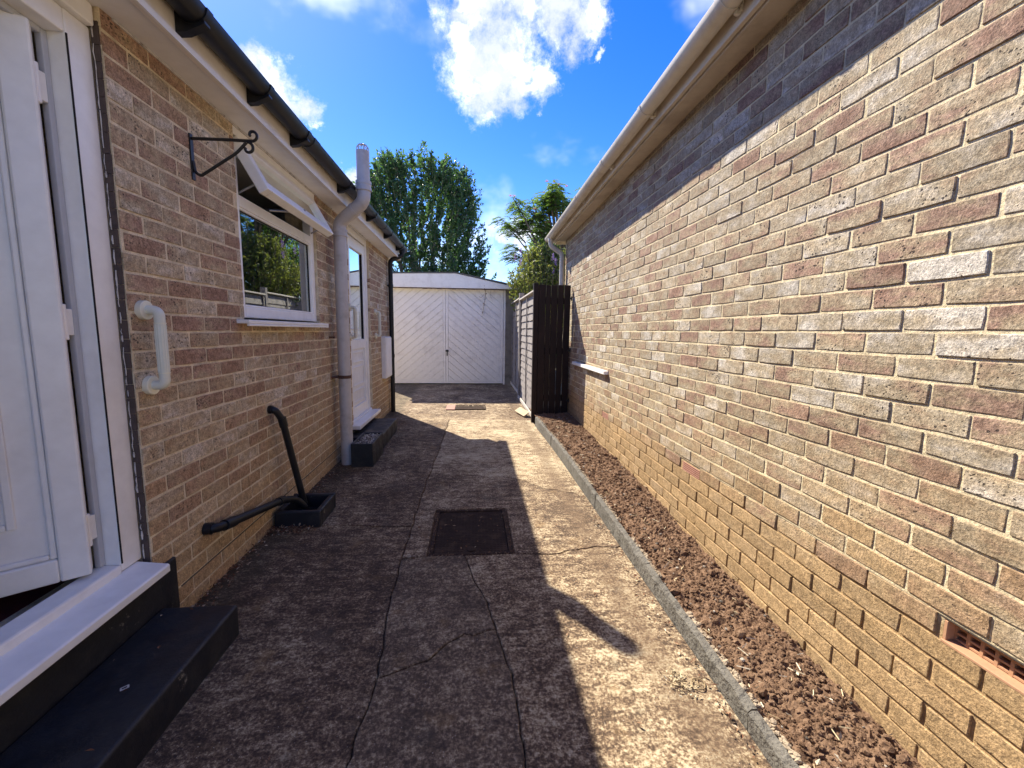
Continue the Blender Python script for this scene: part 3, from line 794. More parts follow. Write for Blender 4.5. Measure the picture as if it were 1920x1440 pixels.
# --- kitchen window
wx0, wx1 = LX-.085, LX-.022
y0, y1, z0, z1 = WN; z1 = 2.335
wn = MB()
wn.box(wx0, wx1, y0+.004, y0+.066, z0+.01, z1); wn.box(wx0, wx1, y1-.066, y1-.004, z0+.01, z1)
wn.box(wx0+.001, wx1-.001, y0+.0665, y1-.0665, z0+.011, z0+.075); wn.box(wx0+.001, wx1-.001, y0+.0665, y1-.0665, z1-.05, z1-.001)
wn.box(wx0+.001, wx1-.001, y0+.0665, y1-.0665, 1.972, 2.036)
wn = wn.build('window', 'white_upvc', lh, bevel=.006)
m = MB(); m.box(LX-.055, LX-.050, y0+.067, y1-.067, z0+.076, 1.971); m.build('pane', 'glass', wn)
m = MB()
for (a, b, c, d) in ((y0+.0668, y0+.079, z0+.0755, 1.9715), (y1-.079, y1-.0668, z0+.0755, 1.9715), (y0+.0795, y1-.0795, z0+.0755, z0+.088), (y0+.0795, y1-.0795, 1.960, 1.9715)):
    m.box(LX-.049, LX-.030, a, b, c, d)
m.build('bead', 'white_upvc', wn, bevel=.003)
m = MB()
for (a, b, c, d) in ((y0+.080, y0+.083, z0+.0885, 1.9595), (y1-.083, y1-.080, z0+.0885, 1.9595), (y0+.0835, y1-.0835, z0+.0885, z0+.0915), (y0+.0835, y1-.0835, 1.9565, 1.9595)):
    m.box(LX-.0495, LX-.044, a, b, c, d)
m.build('gasket', 'dark_gap', wn)
m = MB(); m.box(wx0, LX+.068, 2.49, 3.80, 1.312, 1.3335); m.box(LX+.052, LX+.068, 2.49, 3.80, 1.298, 1.3115); m.build('sill', 'white_upvc', wn, bevel=.004)
m = MB(); m.box(wx0, LX-.004, y0+.003, y1-.003, z1+.001, SZ-.001); m.build('head_trim', 'white_upvc', wn)
# open top-hung sash
ph = R(29); sh = .315; sx, sz = LX-.024, 2.326
cdv = Vector((math.sin(ph), 0, -math.cos(ph))); cnv = Vector((math.cos(ph), 0, math.sin(ph)))
def sbox(m, a, b, u0, u1, w0, w1):
    o = Vector((sx, 0, sz))
    vs = [o+cdv*u+cnv*w+Vector((0, y, 0)) for y in (a, b) for u in (u0, u1) for w in (w0, w1)]
    return m.add(vs, [(0, 1, 3, 2), (4, 6, 7, 5), (0, 4, 5, 1), (2, 3, 7, 6), (0, 2, 6, 4), (1, 5, 7, 3)])
a, b = y0+.035, y1-.035
sa = MB(); sbox(sa, a, a+.058, 0, sh, -.03, .028); sbox(sa, b-.058, b, 0, sh, -.03, .028)
sbox(sa, a+.0585, b-.0585, .001, .055, -.0295, .0275); sbox(sa, a+.0585, b-.0585, sh-.06, sh-.001, -.0295, .0275)
sa.build('open_sash', 'white_upvc', wn, bevel=.006)
m = MB(); sbox(m, a+.059, b-.059, .0555, sh-.0605, -.004, .002); m.build('sash_pane', 'glass', wn)
m = MB()
for yy in (a+.06, b-.02):
    e = Vector((sx, yy, sz))+cdv*(sh-.08)+cnv*-.035
    m.tube([(LX-.05, yy, 2.045), e], .006, 6)
yy = (a+b)/2
m.tube([(LX-.03, yy-.16, 2.05), (LX+.07, yy-.05, 2.075), (LX+.14, yy, 2.10)], .007, 8)
m.build('stay', 'grey_metal', wn, smooth=True)

# --- back door
y0, y1, z0, z1 = D2; fx0, fx1 = LX-.09, LX-.028
d2 = MB(); d2.box(fx0, fx1, y1-.078, y1-.006, z0+.06, SZ-.002); d2.box(fx0, fx1, y0+.006, y0+.078, z0+.06, SZ-.002)
d2.box(fx0+.001, fx1-.001, y0+.0785, y1-.0785, 2.315, SZ-.003)
d2 = d2.build('back_door', 'white_upvc', lh, bevel=.006)
d2['label'] = 'white half-glazed back door, shut'
lx0, lx1 = LX-.085, LX-.036; a, b = y0+.083, y1-.083
m = MB(); m.box(lx0, lx1, b-.10, b, z0+.075, 2.30); m.box(lx0, lx1, a, a+.10, z0+.075, 2.30)
m.box(lx0+.0005, lx1-.0005, a+.1005, b-.1005, z0+.076, z0+.20); m.box(lx0+.0005, lx1-.0005, a+.1005, b-.1005, 1.06, 1.17); m.box(lx0+.0005, lx1-.0005, a+.1005, b-.1005, 2.185, 2.299)
m.build('leaf_frame', 'white_upvc', d2, bevel=.006)
m = MB(); m.box(LX-.066, LX-.060, a+.101, b-.101, 1.171, 2.184); m.build('pane', 'glass_obscure', d2)
m = MB()
for q in ((a+.1008, a+.106, 1.1705, 2.1845), (b-.106, b-.1008, 1.1705, 2.1845)): m.box(LX-.0595, LX-.046, *q)
m.build('gasket', 'dark_gap', d2)
m = MB(); m.box(LX-.07, LX-.054, a+.101, b-.101, z0+.201, 1.059); m.build('lower_panel', 'white_upvc', d2)
for (c, d) in ((z0+.235, z0+.385), (z0+.43, .86), (.90, 1.03)):
    m = MB(); q0, q1 = a+.135, b-.135
    m.box(LX-.0535, LX-.043, q0, q0+.018, c, d); m.box(LX-.0535, LX-.043, q1-.018, q1, c, d); m.box(LX-.0535, LX-.0435, q0+.0185, q1-.0185, c, c+.018); m.box(LX-.0535, LX-.0435, q0+.0185, q1-.0185, d-.018, d)
    m.build('panel_moulding', 'white_upvc', d2, bevel=.003)
m = MB(); m.box(LX-.035, LX-.028, a+.03, a+.06, 1.18, 1.40); m.tube(fillet([(LX-.03, a+.045, 1.29), (LX+.015, a+.045, 1.29), (LX+.015, a+.17, 1.29)], .015), .009, 10); m.build('handle', 'white_upvc', d2, smooth=True)
m = MB(); m.box(fx0, LX+.095, y0-.09, y1+.02, z0+.012, z0+.052); m.box(fx0+.002, LX-.01, y0+.002, y1-.002, z0+.0525, z0+.0745); m.build('sill', 'white_upvc', d2, bevel=.004)
m = MB(); m.box(LX-.01, LX+.012, y0-.05, y1+.03, -.02, z0+.008); m.build('plinth', 'black_paint', lh, bevel=.006)

# ------------------------------------------------------------------ fixtures on the left wall
def grab_rail(y, za, zb, label):
    t = thing('grab_rail', label, 'grab rail', (LX+.001, y, za), 'ivory grab rails beside the doors')
    m = MB(); r = .0185; x1 = LX+.062
    m.tube(fillet([(LX+.012, y, zb), (x1, y, zb), (x1, y, za), (LX+.012, y, za)], .042, 8), r, 18); m.build('bar', 'ivory_plastic', t, smooth=True)
    m = MB()
    for k in range(14):
        th = 2*math.pi*k/14; m.tube([(x1+math.cos(th)*r, y+math.sin(th)*r, za+.055), (x1+math.cos(th)*r, y+math.sin(th)*r, zb-.055)], .0016, 5)
    m.build('grip_ribs', 'ivory_plastic', t)
    for z in (za, zb):
        m = MB(); m.tube([(LX-.004, y, z), (LX+.019, y, z), (LX+.0215, y, z)], [.0375, .0375, .0350], 32); m.build('flange', 'cream_plastic', t, smooth=True)
    for z in (za+.05, zb-.05):
        m = MB(); m.tube([(x1, y, z-.002), (x1, y, z+.002)], r+.0022, 20); m.build('grip_ring', 'cream_plastic', t, smooth=True)
grab_rail(1.815, 1.055, 1.352, 'ivory ribbed grab rail on the wall between open front door and window')
grab_rail(4.665, 1.205, 1.515, 'ivory grab rail between the grey soil pipe and the back door')
grab_rail(5.86, 1.205, 1.515, 'ivory grab rail on brick wall above the white meter box')

hb = thing('hanging_basket_bracket', 'black wrought iron hanging basket bracket on brick wall beside window', 'bracket', (LX, 2.19, 1.96))
by = 2.20
m = MB(); m.box(LX-.001, LX+.006, by-.011, by+.011, 1.965, 2.168); m.build('wall_plate', 'black_iron', hb, bevel=.001)
def flatbar(pts, w=.007, t=.0035):
    m = MB(); m.tube(pts, w*1.0, 6); return m
m = flatbar([(LX+.004, by, 2.148), (LX+.15, by, 2.150), (LX+.272, by, 2.150)]); m.build('arm', 'black_iron', hb, smooth=True)
m = flatbar(fillet([(LX+.006, by, 2.05), (LX+.012, by, 2.0), (LX+.035, by, 1.985), (LX+.20, by, 2.095), (LX+.245, by, 2.143)], .02)); m.build('brace', 'black_iron', hb, smooth=True)
def scroll(cx, cz, r0, r1, a0, a1, k=26):
    return [(cx+(r0+(r1-r0)*i/k)*math.cos(a0+(a1-a0)*i/k), by, cz+(r0+(r1-r0)*i/k)*math.sin(a0+(a1-a0)*i/k)) for i in range(k+1)]
m = MB(); m.tube(scroll(LX+.272, 2.176, .026, .009, -math.pi/2, math.pi*1.15), .0065, 7); m.tube(scroll(LX+.250, 2.117, .028, .010, math.pi/2, -math.pi*1.15), .0065, 7); m.build('scroll', 'black_iron', hb, smooth=True)

vp = thing('soil_vent_pipe', 'tall grey soil vent pipe rising past the black gutter', 'pipe', (-1.19, 4.09, 0))
px, py = -1.19, 4.09
m = MB(); m.tube([(px, py, -.02), (px, py, 2.17)], .055, 28); m.build('lower_pipe', 'grey_pipe', vp, smooth=True)
m = MB(); m.tube([(px, py, .83), (px, py, .86)], .059, 28); m.box(LX-.002, px, py-.075, py-.062, .838, .852); m.box(LX-.002, px-.03, py-.07, py+.07, .84, .85); m.build('clamp', 'rust_clamp', vp, smooth=True)
m = MB(); m.box(LX-.002, LX+.05, py-.09, py-.078, 1.205, 1.22); m.build('old_hook', 'rust_clamp', vp)
ux, uy = -.945, 3.99
el = fillet([(px, py, 2.14), (px, py, 2.235), (ux, uy, 2.40), (ux, uy, 2.52)], .09, 8)
m = MB(); m.tube(el, .056, 28); m.build('offset_bend', 'grey_pipe', vp, smooth=True)
m = MB()
for zc, rr in ((2.125, .066), (2.145, .062), (2.165, .066)): m.tube([(px, py, zc-.0105), (px, py, zc+.0105)], rr, 28)
m.build('collar', 'grey_pipe', vp, smooth=True); m = MB()
for zc, rr in ((2.50, .067), (2.526, .063), (2.551, .067)): m.tube([(ux, uy, zc-.0135), (ux, uy, zc+.0135)], rr, 28)
m.build('collar', 'grey_pipe', vp, smooth=True); m = MB()
d = (Vector((ux, uy, 2.40))-Vector((px, py, 2.235))).normalized(); q = Vector((px, py, 2.235))+d*.19
m.tube([q-d*.012, q+d*.012], .0605, 28)
m.build('collar', 'grey_pipe', vp, smooth=True)
m = MB(); m.tube([(ux, uy, 2.51), (ux, uy, 2.815)], .0555, 28, cap=False); m.tube([(ux, uy, 2.815), (ux, uy, 2.76)], .051, 28, cap=False); m.build('vent_pipe', 'grey_pipe', vp, smooth=True)
m = MB()
for k in range(12):
    th = 2*math.pi*k/12
    m.tube([(ux+.052*math.cos(th), uy+.052*math.sin(th), 2.805), (ux+.050*math.cos(th), uy+.050*math.sin(th), 2.84), (ux+.034*math.cos(th), uy+.034*math.sin(th), 2.865), (ux+.004*math.cos(th), uy+.004*math.sin(th), 2.873)], .0032, 6)
m.tube([(ux, uy, 2.869), (ux, uy, 2.876)], .012, 10)
m.build('cage', 'grey_pipe', vp, smooth=True)

mb = thing('meter_box', 'white plastic meter box on brick wall beside black downpipe', 'meter box', (LX, 6.5, .58))
m = MB(); m.box(LX-.003, LX+.062, 6.22, 6.63, .585, 1.185); m.build('case', 'white_upvc', mb, bevel=.008)
m = MB(); m.box(LX+.0625, LX+.072, 6.235, 6.615, .60, 1.17); m.build('lid', 'white_upvc', mb, bevel=.004)

# ------------------------------------------------------------------ steps, planter, gully
st = MB(); st.box(LX+.0125, -.98, .35, 1.762, -.03, .132)
st = st.build('door_step', 'black_paint', None, bevel=.012, bseg=3)
tag(st, 'black painted concrete step below the open front door', 'step')
s2 = MB(); s2.box(LX+.0125, -.955, 4.46, 5.45, -.03, .165)
tag(s2.build('door_step', 'black_paint', None, bevel=.010, bseg=3), 'black painted step below the shut back door', 'step')
pl = thing('planter', 'black square planter box filled with gravel beside back door step', 'planter', (-1.03, 4.2, 0))
X0, X1, Y0, Y1, H = -1.125, -.925, 3.975, 4.445, .225
m = MB(); m.box(X0, X1, Y0, Y0+.022, -.01, H); m.box(X0, X1, Y1-.022, Y1, -.01, H); m.box(X0, X0+.022, Y0+.0225, Y1-.0225, -.01, H-.001); m.box(X1-.022, X1, Y0+.0225, Y1-.0225, -.01, H-.001); m.box(X0+.0225, X1-.0225, Y0+.0225, Y1-.0225, 0, H-.03)
m.build('box', 'black_paint', pl, bevel=.003)
ico = [(0, -.526, .851), (0, .526, .851), (0, -.526, -.851), (0, .526, -.851), (.526, .851, 0), (-.526, .851, 0), (.526, -.851, 0), (-.526, -.851, 0), (.851, 0, .526), (.851, 0, -.526), (-.851, 0, .526), (-.851, 0, -.526)]
icf = [(0, 8, 1), (0, 1, 10), (0, 10, 7), (0, 7, 6), (0, 6, 8), (1, 8, 4), (1, 4, 5), (1, 5, 10), (8, 6, 9), (8, 9, 4), (10, 5, 11), (10, 11, 7), (2, 3, 9), (2, 11, 3), (2, 9, 6), (2, 6, 7), (2, 7, 11), (3, 4, 9), (3, 5, 4), (3, 11, 5)]
def lump(m, c, r, col, squash=.75, jit=.3):
    q = Matrix.Rotation(rnd.uniform(0, 6.28), 3, Vector((rnd.random()-.5, rnd.random()-.5, rnd.random()-.5+.01)).normalized())
    sc = (rnd.uniform(.7, 1.25), rnd.uniform(.7, 1.25), squash)
    vs = []
    for p in ico:
        v = q@Vector(p)*(r*(1+rnd.uniform(-jit, jit)))
        vs.append((c[0]+v.x*sc[0], c[1]+v.y*sc[1], c[2]+v.z*sc[2]))
    m.add(vs, icf, col)
m = MB()
for i in range(620): lump(m, (rnd.uniform(X0+.03, X1-.03), rnd.uniform(Y0+.03, Y1-.03), H-.026+rnd.uniform(0, .02)), rnd.uniform(.006, .012), (rnd.random(), 0, 0))
m.build('gravel', 'gravel', pl, kind='stuff')

gu = thing('drain_gully', 'black open drain gully box with waste pipes emptying into it', 'drain', (-1.13, 2.9, 0))
X0, X1, Y0, Y1, H = -1.272, -.985, 2.745, 3.075, .108
m = MB(); t = .036
m.box(X0, X1, Y0, Y0+t, -.03, H); m.box(X0, X1, Y1-t, Y1, -.03, H); m.box(X0, X0+t, Y0+t+.0005, Y1-t-.0005, -.03, H-.002); m.box(X1-t, X1, Y0+t+.0005, Y1-t-.0005, -.03, H-.002)
m.build('surround', 'black_paint', gu, bevel=.008)
m = MB(); m.box(X0+t+.0005, X1-t-.0005, Y0+t+.0005, Y1-t-.0005, -.03, .015); m.build('basin', 'dark_gap', gu)
m = MB()
for k in range(6): m.box(X0+t+.01, X1-t-.01, Y0+t+.025+k*.036, Y0+t+.035+k*.036, .016, .026)
m.build('grate', 'black_plastic', gu)
w1 = thing('waste_pipe', 'thin black waste pipe slanting down the brick wall into the gully', 'pipe', (-1.22, 2.9, .1))
m = MB(); m.tube(fillet([(LX-.01, 2.80, .772), (-1.255, 2.80, .772), (-1.228, 2.835, .70), (-1.165, 2.965, .07)], .035), .0215, 16); m.build('pipe', 'black_plastic', w1, smooth=True)
pA, pB = Vector((-1.228, 2.835, .70)), Vector((-1.165, 2.965, .07)); d = (pB-pA).normalized()
m = MB(); m.tube([pA-d*.012, pA+d*.05], .026, 16); m.tube([(LX-.003, 2.80, .772), (LX+.022, 2.80, .772)], .027, 16); m.build('elbow_socket', 'black_plastic', w1, smooth=True)
w2 = thing('waste_pipe', 'thick black waste pipe running low along the wall into the gully', 'pipe', (-1.24, 2.5, .2))
q = [(LX-.01, 2.09, .315), (-1.245, 2.10, .312), (-1.238, 2.16, .300), (-1.238, 2.80, .168), (-1.19, 2.90, .135), (-1.15, 2.93, .06)]
m = MB(); m.tube(fillet(q, .05), .0225, 16); m.build('pipe', 'black_plastic', w2, smooth=True)
m = MB(); m.tube([(-1.238, 2.15, .3025), (-1.238, 2.24, .2835)], .0275, 16); m.build('elbow_socket', 'black_plastic', w2, smooth=True); m = MB(); m.tube([(-1.238, 2.74, .180), (-1.238, 2.81, .166)], .0272, 16); m.build('elbow_socket', 'black_plastic', w2, smooth=True); m = MB(); m.tube([(LX-.003, 2.09, .315), (LX+.03, 2.094, .314)], .029, 16); m.build('elbow_socket', 'black_plastic', w2, smooth=True)

# ------------------------------------------------------------------ manholes
def manhole(x0, x1, y0, y1, label, z=0.0, n=20):
    t = thing('manhole_cover', label, 'manhole', ((x0+x1)/2, (y0+y1)/2, z))
    m = MB(); w = .022
    m.box(x0, x1, y0, y0+w, z-.05, z+.0); m.box(x0, x1, y1-w, y1, z-.05, z+.0); m.box(x0, x0+w, y0+w+.0004, y1-w-.0004, z-.05, z-.0005); m.box(x1-w, x1, y0+w+.0004, y1-w-.0004, z-.05, z-.0005)
    m.build('frame', 'manhole_iron', t, bevel=.002)
    a, b, c, d = x0+w+.004, x1-w-.004, y0+w+.004, y1-w-.004
    m = MB(); m.box(a, b, c, d, z-.05, z-.009)
    k = n
    for i in range(k):
        for j in range(int(k*(d-c)/(b-a))):
            u = a+(b-a)*(i+.5)/k; v = c+(d-c)*(j+.5)/int(k*(d-c)/(b-a)); s = (b-a)/k*.36
            if abs(u-(a+b)/2) < .05 and (v-c < .07 or d-v < .07): continue
            m.box(u-s, u+s, v-s, v+s, z-.0088, z-.0068)
    m.build('plate', 'manhole_iron', t)
    for yy in (c+.045, d-.045):
        m = MB(); m.tube([((a+b)/2, yy, z-.0087), ((a+b)/2, yy, z-.003)], .028, 18); m.build('key_socket', 'manhole_iron', t, bevel=.002)
    return t
manhole(-.247, .242, 2.333, 2.957, 'rusty iron manhole cover sunk in the path near the drain gully')
zf = gz(7.15)+.0
manhole(-.27, .23, 6.84, 7.24, 'dark manhole cover in front of the white garage doors', gz(7.05)+.012, 20)
m = MB(); m.box(-.42, -.275, 6.82, 7.24, gz(7)-.04, gz(7)+.012); tag(m.build('paving_block', 'air_grille', None, bevel=.004), 'reddish concrete block set beside the manhole in front of garage', 'block')

# ------------------------------------------------------------------ soil bed and edging kerb
def soilz(x, y):
    t = min(1, max(0, (y-.6)/4.6))
    base = -.045+.165*t+(.012*math.sin(y*2.3))
    base += .03*((x-.93)/.45)*(0.3+.7*t) - .012
    base += .020*noise.fractal(Vector((x*7, y*7, 1)), 1, 2, 5)*.8+.011*noise.noise(Vector((x*33, y*33, 4)))+.009*noise.noise(Vector((x*85, y*70, 9)))
    return base
sb = MB(); nx, ny = 50, 640; sy0, sy1 = .2, 6.36
def bedx0(y): return .945-.035*max(0, (y-4)/1.7)
sb.add([(bedx0(sy0+(sy1-sy0)*j/ny)-.03+(RX+.03-bedx0(sy0+(sy1-sy0)*j/ny)+.03)*i/nx, sy0+(sy1-sy0)*j/ny, soilz(.945+.45*i/nx, sy0+(sy1-sy0)*j/ny)) for j in range(ny+1) for i in range(nx+1)],
       [(j*(nx+1)+i, j*(nx+1)+i+1, (j+1)*(nx+1)+i+1, (j+1)*(nx+1)+i) for j in range(ny) for i in range(nx)])
sbo = sb.build('soil_bed', 'soil', smooth=False, kind='structure')
cl = MB()
for i in range(15000):
    y = .75+4.95*rnd.random()**1.25; x = rnd.uniform(.955, 1.375)
    r = .0022+.009*rnd.random()**5
    if rnd.random() < .006: r = rnd.uniform(.014, .026)
    lump(cl, (x, y, soilz(x, y)+r*.35), r, (0, 0, 0), .8, .32)
cl.build('soil_clods', 'soil', None, kind='stuff')
ps = MB()
for i in range(160):
    y = .75+4.9*rnd.random()**1.2; x = rnd.uniform(.96, 1.37); lump(ps, (x, y, soilz(x, y)+.006), rnd.uniform(.003, .010), (rnd.random()*.8, 0, 0), .7, .25)
tag(ps.build('bed_pebbles', 'gravel', None, kind='stuff'), 'small pale stones scattered through the soil bed', 'stones')
for o in (bpy.data.objects['soil_clods'],): o['label'] = 'loose brown earth clods covering the bed along the wall'; o['category'] = 'soil'
# edging
kb = thing('edging_kerb', 'grey weathered concrete edging kerb between path and soil bed', 'kerb', (.925, 3, 0))
ke = [-.6, .28, 1.16, 2.02, 2.93, 3.82, 4.62, 5.18, 5.66]
for i in range(len(ke)-1):
    ya, yb = ke[i]+.004, ke[i+1]-.004
    N = 40; vs = []
    lean = rnd.uniform(-.006, .006); dx = rnd.uniform(-.004, .004)
    for j in range(N+1):
        y = ya+(yb-ya)*j/N; t = min(1, max(0, (y-.6)/4.6)); h = .072+.062*t
        cx = .905-.038*max(0, (y-4)/1.7)+dx
        q = lambda s: .006*noise.fractal(Vector((y*15, s, 2.2)), 1, 2, 4)
        chip = max(0, noise.fractal(Vector((y*7, 3.3, 0)), 1, 2, 5)-.05)*.03
        vs += [(cx+q(1), y, -.06), (cx+lean+q(3), y, h-.010-chip), (cx+.007+lean, y, h-chip*.6+q(5)), (cx+.028+lean, y, h-.003+q(7)), (cx+.034+q(9), y, -.06)]
    fs = [(j*5+a, j*5+(a+1) % 5, (j+1)*5+(a+1) % 5, (j+1)*5+a) for j in range(N) for a in range(5)]+[(0, 1, 2, 3, 4), tuple(N*5+a for a in range(5))[::-1]]
    m = MB(); m.add(vs, fs); m.build('edging_stone', 'kerb_concrete', kb)
m = MB()    # crumbling mortar haunch behind the edging
for i in range(2200):
    y = .5+5.1*rnd.random()**1.2; t = min(1, max(0, (y-.6)/4.6)); h = .072+.062*t
    if noise.noise(Vector((y*3.1, 7, 0))) < -.15: continue
    lump(m, (.938-.038*max(0, (y-4)/1.7)+rnd.uniform(-.004, .018), y, h-.012+rnd.uniform(-.02, .006)), rnd.uniform(.004, .012), (0, 0, 0), .7, .3)
m.build('mortar_haunch', 'kerb_top', kb, kind='stuff')

# ------------------------------------------------------------------ gate, fence
gt = thing('wooden_gate', 'tall dark brown boarded gate between fence and brick wall', 'gate', (1.14, 5.9, .05))
GY = 5.9
planks = [(.918, 1.012), (1.020, 1.083), (1.091, 1.178), (1.186, 1.262), (1.277, 1.362)]
for i, (a, b) in enumerate(planks):
    m = MB(); zt = 1.93+rnd.uniform(-.006, .006); zb0 = .10+rnd.uniform(-.015, .01)
    m.box(a, b, GY-.011+rnd.uniform(-.003, .003), GY+.011, zb0, zt); m.build('plank', 'gate_wood', gt, bevel=.002)
for z in (.35, 1.02, 1.72):
    m = MB(); m.box(.935, 1.35, GY+.0155, GY+.05, z-.045, z+.045); m.build('ledge', 'gate_wood', gt)
for z in (.32, 1.03, 1.75):
    m = MB(); m.box(1.34, 1.384, GY-.019, GY-.0145, z-.012, z+.012); m.tube([(1.374, GY-.02, z-.03), (1.374, GY-.02, z+.03)], .008, 8); m.build('hinge', 'black_iron', gt)
m = MB(); m.box(.845, .912, GY-.02, GY+.05, -.02, 1.95); tag(m.build('fence_post', 'gate_wood', None, bevel=.004), 'dark brown square post between gate and lap fence', 'post')

def fence_panel(x, y0, y1, zb, label, tilt=0.0):
    t = thing('lap_fence', label, 'fence', (x, (y0+y1)/2, zb), 'lap fence panels')
    H = 1.80; k = 15; L = y1-y0
    for i in range(k):
        za = zb+.06+i*(H-.10)/k; N = 12; vs = []
        sd = rnd.random()*50; hh = (H-.10)/k+.035
        for j in range(N+1):
            y = y0+L*j/N
            w = .010*noise.noise(Vector((y*4+sd, i, 0)))+.005*noise.noise(Vector((y*13, i, sd)))
            wy = .006*noise.noise(Vector((y*3, sd, 5)))
            vs += [(x-.016+wy, y, za-.02+w), (x+.004, y, za+hh-.02), (x+.010, y, za+hh-.02), (x-.007+wy, y, za-.02+w)]
        fs = [(j*4+a, j*4+(a+1) % 4, (j+1)*4+(a+1) % 4, (j+1)*4+a) for j in range(N) for a in range(4)]+[(3, 2, 1, 0), tuple(N*4+a for a in range(4))]
        m = MB(); m.add(vs, fs); m.build('slat', 'fence_wood', t)
    for q in (0, .5, 1):
        yy = y0+.02+(L-.04)*q
        m = MB(); m.box(x-.034, x-.019, yy-.019, yy+.019, zb+.03, zb+H-.01); m.build('batten', 'fence_wood', t, bevel=.002)
        m = MB(); m.box(x+.014, x+.036, yy-.019, yy+.019, zb+.03, zb+H-.01); m.build('batten', 'fence_wood', t)
    m = MB(); m.box(x-.05, x+.04, y0-.01, y1+.01, zb+H-.008, zb+H+.017); m.build('cap', 'fence_pale', t, bevel=.003)
    m = MB(); m.box(x-.052, x-.030, y0, y1, zb+.0, zb+.055); m.build('bottom_rail', 'fence_pale', t, bevel=.003)
fence_panel(.905, 5.99, 7.78, .055, 'sunlit grey lap fence panel with pale cap, next to the brown gate')
fence_panel(.925, 7.90, 9.60, .10, 'shaded dark lap fence panel next to the garage')
m = MB(); m.box(.86, .95, 7.80, 7.88, -.02, 1.98); tag(m.build('fence_post', 'fence_wood', None, bevel=.004), 'grey weathered post between the two lap fence panels', 'post')
m = MB(); m.box(-.055, .055, -.19, .19, -.009, .009)
o = m.build('timber_offcut', 'pale_wood', None, bevel=.004); o.location = (.775, 6.42, .055); o.rotation_euler = (.05, R(-32), R(14)); tag(o, 'pale timber board propped against the foot of the lap fence', 'board')

# ------------------------------------------------------------------ garage
GYY = 9.70; zb = gz(9.7)
gg = thing('garage', 'white garage with diagonal boarded double doors and flat fascia', 'garage', (-.6, 12, zb))
def clip(poly, x0, x1, z0, z1):
    for ax, lim, sg in ((0, x0, 1), (0, x1, -1), (1, z0, 1), (1, z1, -1)):
        o = []
        for i in range(len(poly)):
            a, b = poly[i-1], poly[i]; da, db = sg*(a[ax]-lim), sg*(b[ax]-lim)
            if (da < 0) != (db < 0):
                t = da/(da-db); o.append((a[0]+t*(b[0]-a[0]), a[1]+t*(b[1]-a[1])))
            if db >= 0: o.append(b)
        poly = o
        if len(poly) < 3: return []
    return poly
gx0, gxm, gx1, gzt = -1.89, -.588, .712, 2.212
for side, (xa, xb) in enumerate(((gx0+.006, gxm-.002), (gxm+.002, gx1-.006))):
    m = MB(); m.box(xa, xb, GYY+.02, GYY+.05, zb+.012, gzt); dleaf = m.build('garage_door', 'white_paint_old', gg)
    fw = .055
    m = MB()
    if side == 0: m.box(xb-fw, xb, GYY-.006, GYY+.0195, zb+.014, gzt-.002)
    else: m.box(xa, xa+fw, GYY-.006, GYY+.0195, zb+.014, gzt-.002)
    m.box(xa+.058, xb-.058, GYY-.003, GYY+.0195, zb+.014, zb+.055)
    if side == 0: m.box(xa, xa+fw, GYY-.006, GYY+.0195, zb+.014, gzt-.002)
    else: m.box(xb-fw, xb, GYY-.006, GYY+.0195, zb+.014, gzt-.002)
    m.build('frame', 'white_paint_old', dleaf, bevel=.002)
    sl = math.tan(R(40))*(1 if side == 0 else -1)
    X0, X1, Z0, Z1 = xa+fw+.002, xb-fw-.002, zb+.057, gzt-.003
    pitch = .163; zz = Z0-1.6
    while zz < Z1+1.6:
        c0 = lambda x: zz+(x-gxm)*sl
        pol = clip([(X0-.1, c0(X0-.1)+.010), (X1+.1, c0(X1+.1)+.010), (X1+.1, c0(X1+.1)+pitch-.010), (X0-.1, c0(X0-.1)+pitch-.010)], X0, X1, Z0, Z1)
        if len(pol) >= 3:
            m = MB(); m.prism(pol, lambda a, b, d: (a, d, b), GYY-.002, GYY+.0198); m.build('plank', 'white_paint_old', dleaf)
        zz += pitch
m = MB(); m.tube([(gxm+.03, GYY-.007, .83), (gxm+.03, GYY-.018, .83)], .028, 14); m.tube([(gxm+.03, GYY-.04, .83), (gxm+.03, GYY-.01, .83)], .012, 10); m.box(gxm-.005, gxm+.065, GYY-.052, GYY-.038, .815, .848); m.box(gxm+.018, gxm+.042, GYY-.014, GYY-.006, .72, .80)
m.build('handle', 'black_iron', gg, smooth=True)
for q in ((gx1+.002, gx1+.04), (gx0-.04, gx0-.002)):
    m = MB(); m.box(*q, GYY-.01, GYY+.06, zb-.02, gzt+.01); m.build('door_post', 'white_paint_old', gg)
m = MB(); m.box(gx1+.042, .972, GYY-.015, GYY+.10, -.03, 2.23); m.build('pier', 'pier_concrete', gg, bevel=.006)
m = MB(); m.box(-2.3, gx0-.042, GYY-.015, GYY+.10, -.03, 2.23); m.build('pier', 'pier_concrete', gg, bevel=.006)
m = MB(); m.prism([(-2.34, 2.205), (.90, 2.215), (.90, 2.275), (-.36, 2.525), (-1.0, 2.51), (-2.34, 2.47)], lambda a, b, d: (a, d, b), GYY-.16, GYY-.12); m.build('fascia', 'white_paint_old', gg, bevel=.004)
m = MB(); m.box(-2.32, .93, GYY-.118, GYY+.06, gzt+.015, gzt+.10); m.build('lintel', 'white_paint_old', gg)
m = MB()
for i in range(26):
    x = -1.9+2.7*i/26; h = .014+.02*max(0, noise.noise(Vector((i*1.7, 2, 3))))
    m.box(x, x+.1, GYY-.158, GYY-.122, 2.204-h, 2.203)
m.build('rotten_edge', 'rust_clamp', gg)
m = MB(); yprism(m, [(-2.42, 2.475), (-.36, 2.532), (1.02, 2.262), (1.02, 2.30), (-.36, 2.555), (-2.42, 2.495)], GYY-.175, 14.9); m.build('roof', 'roof_felt', gg)
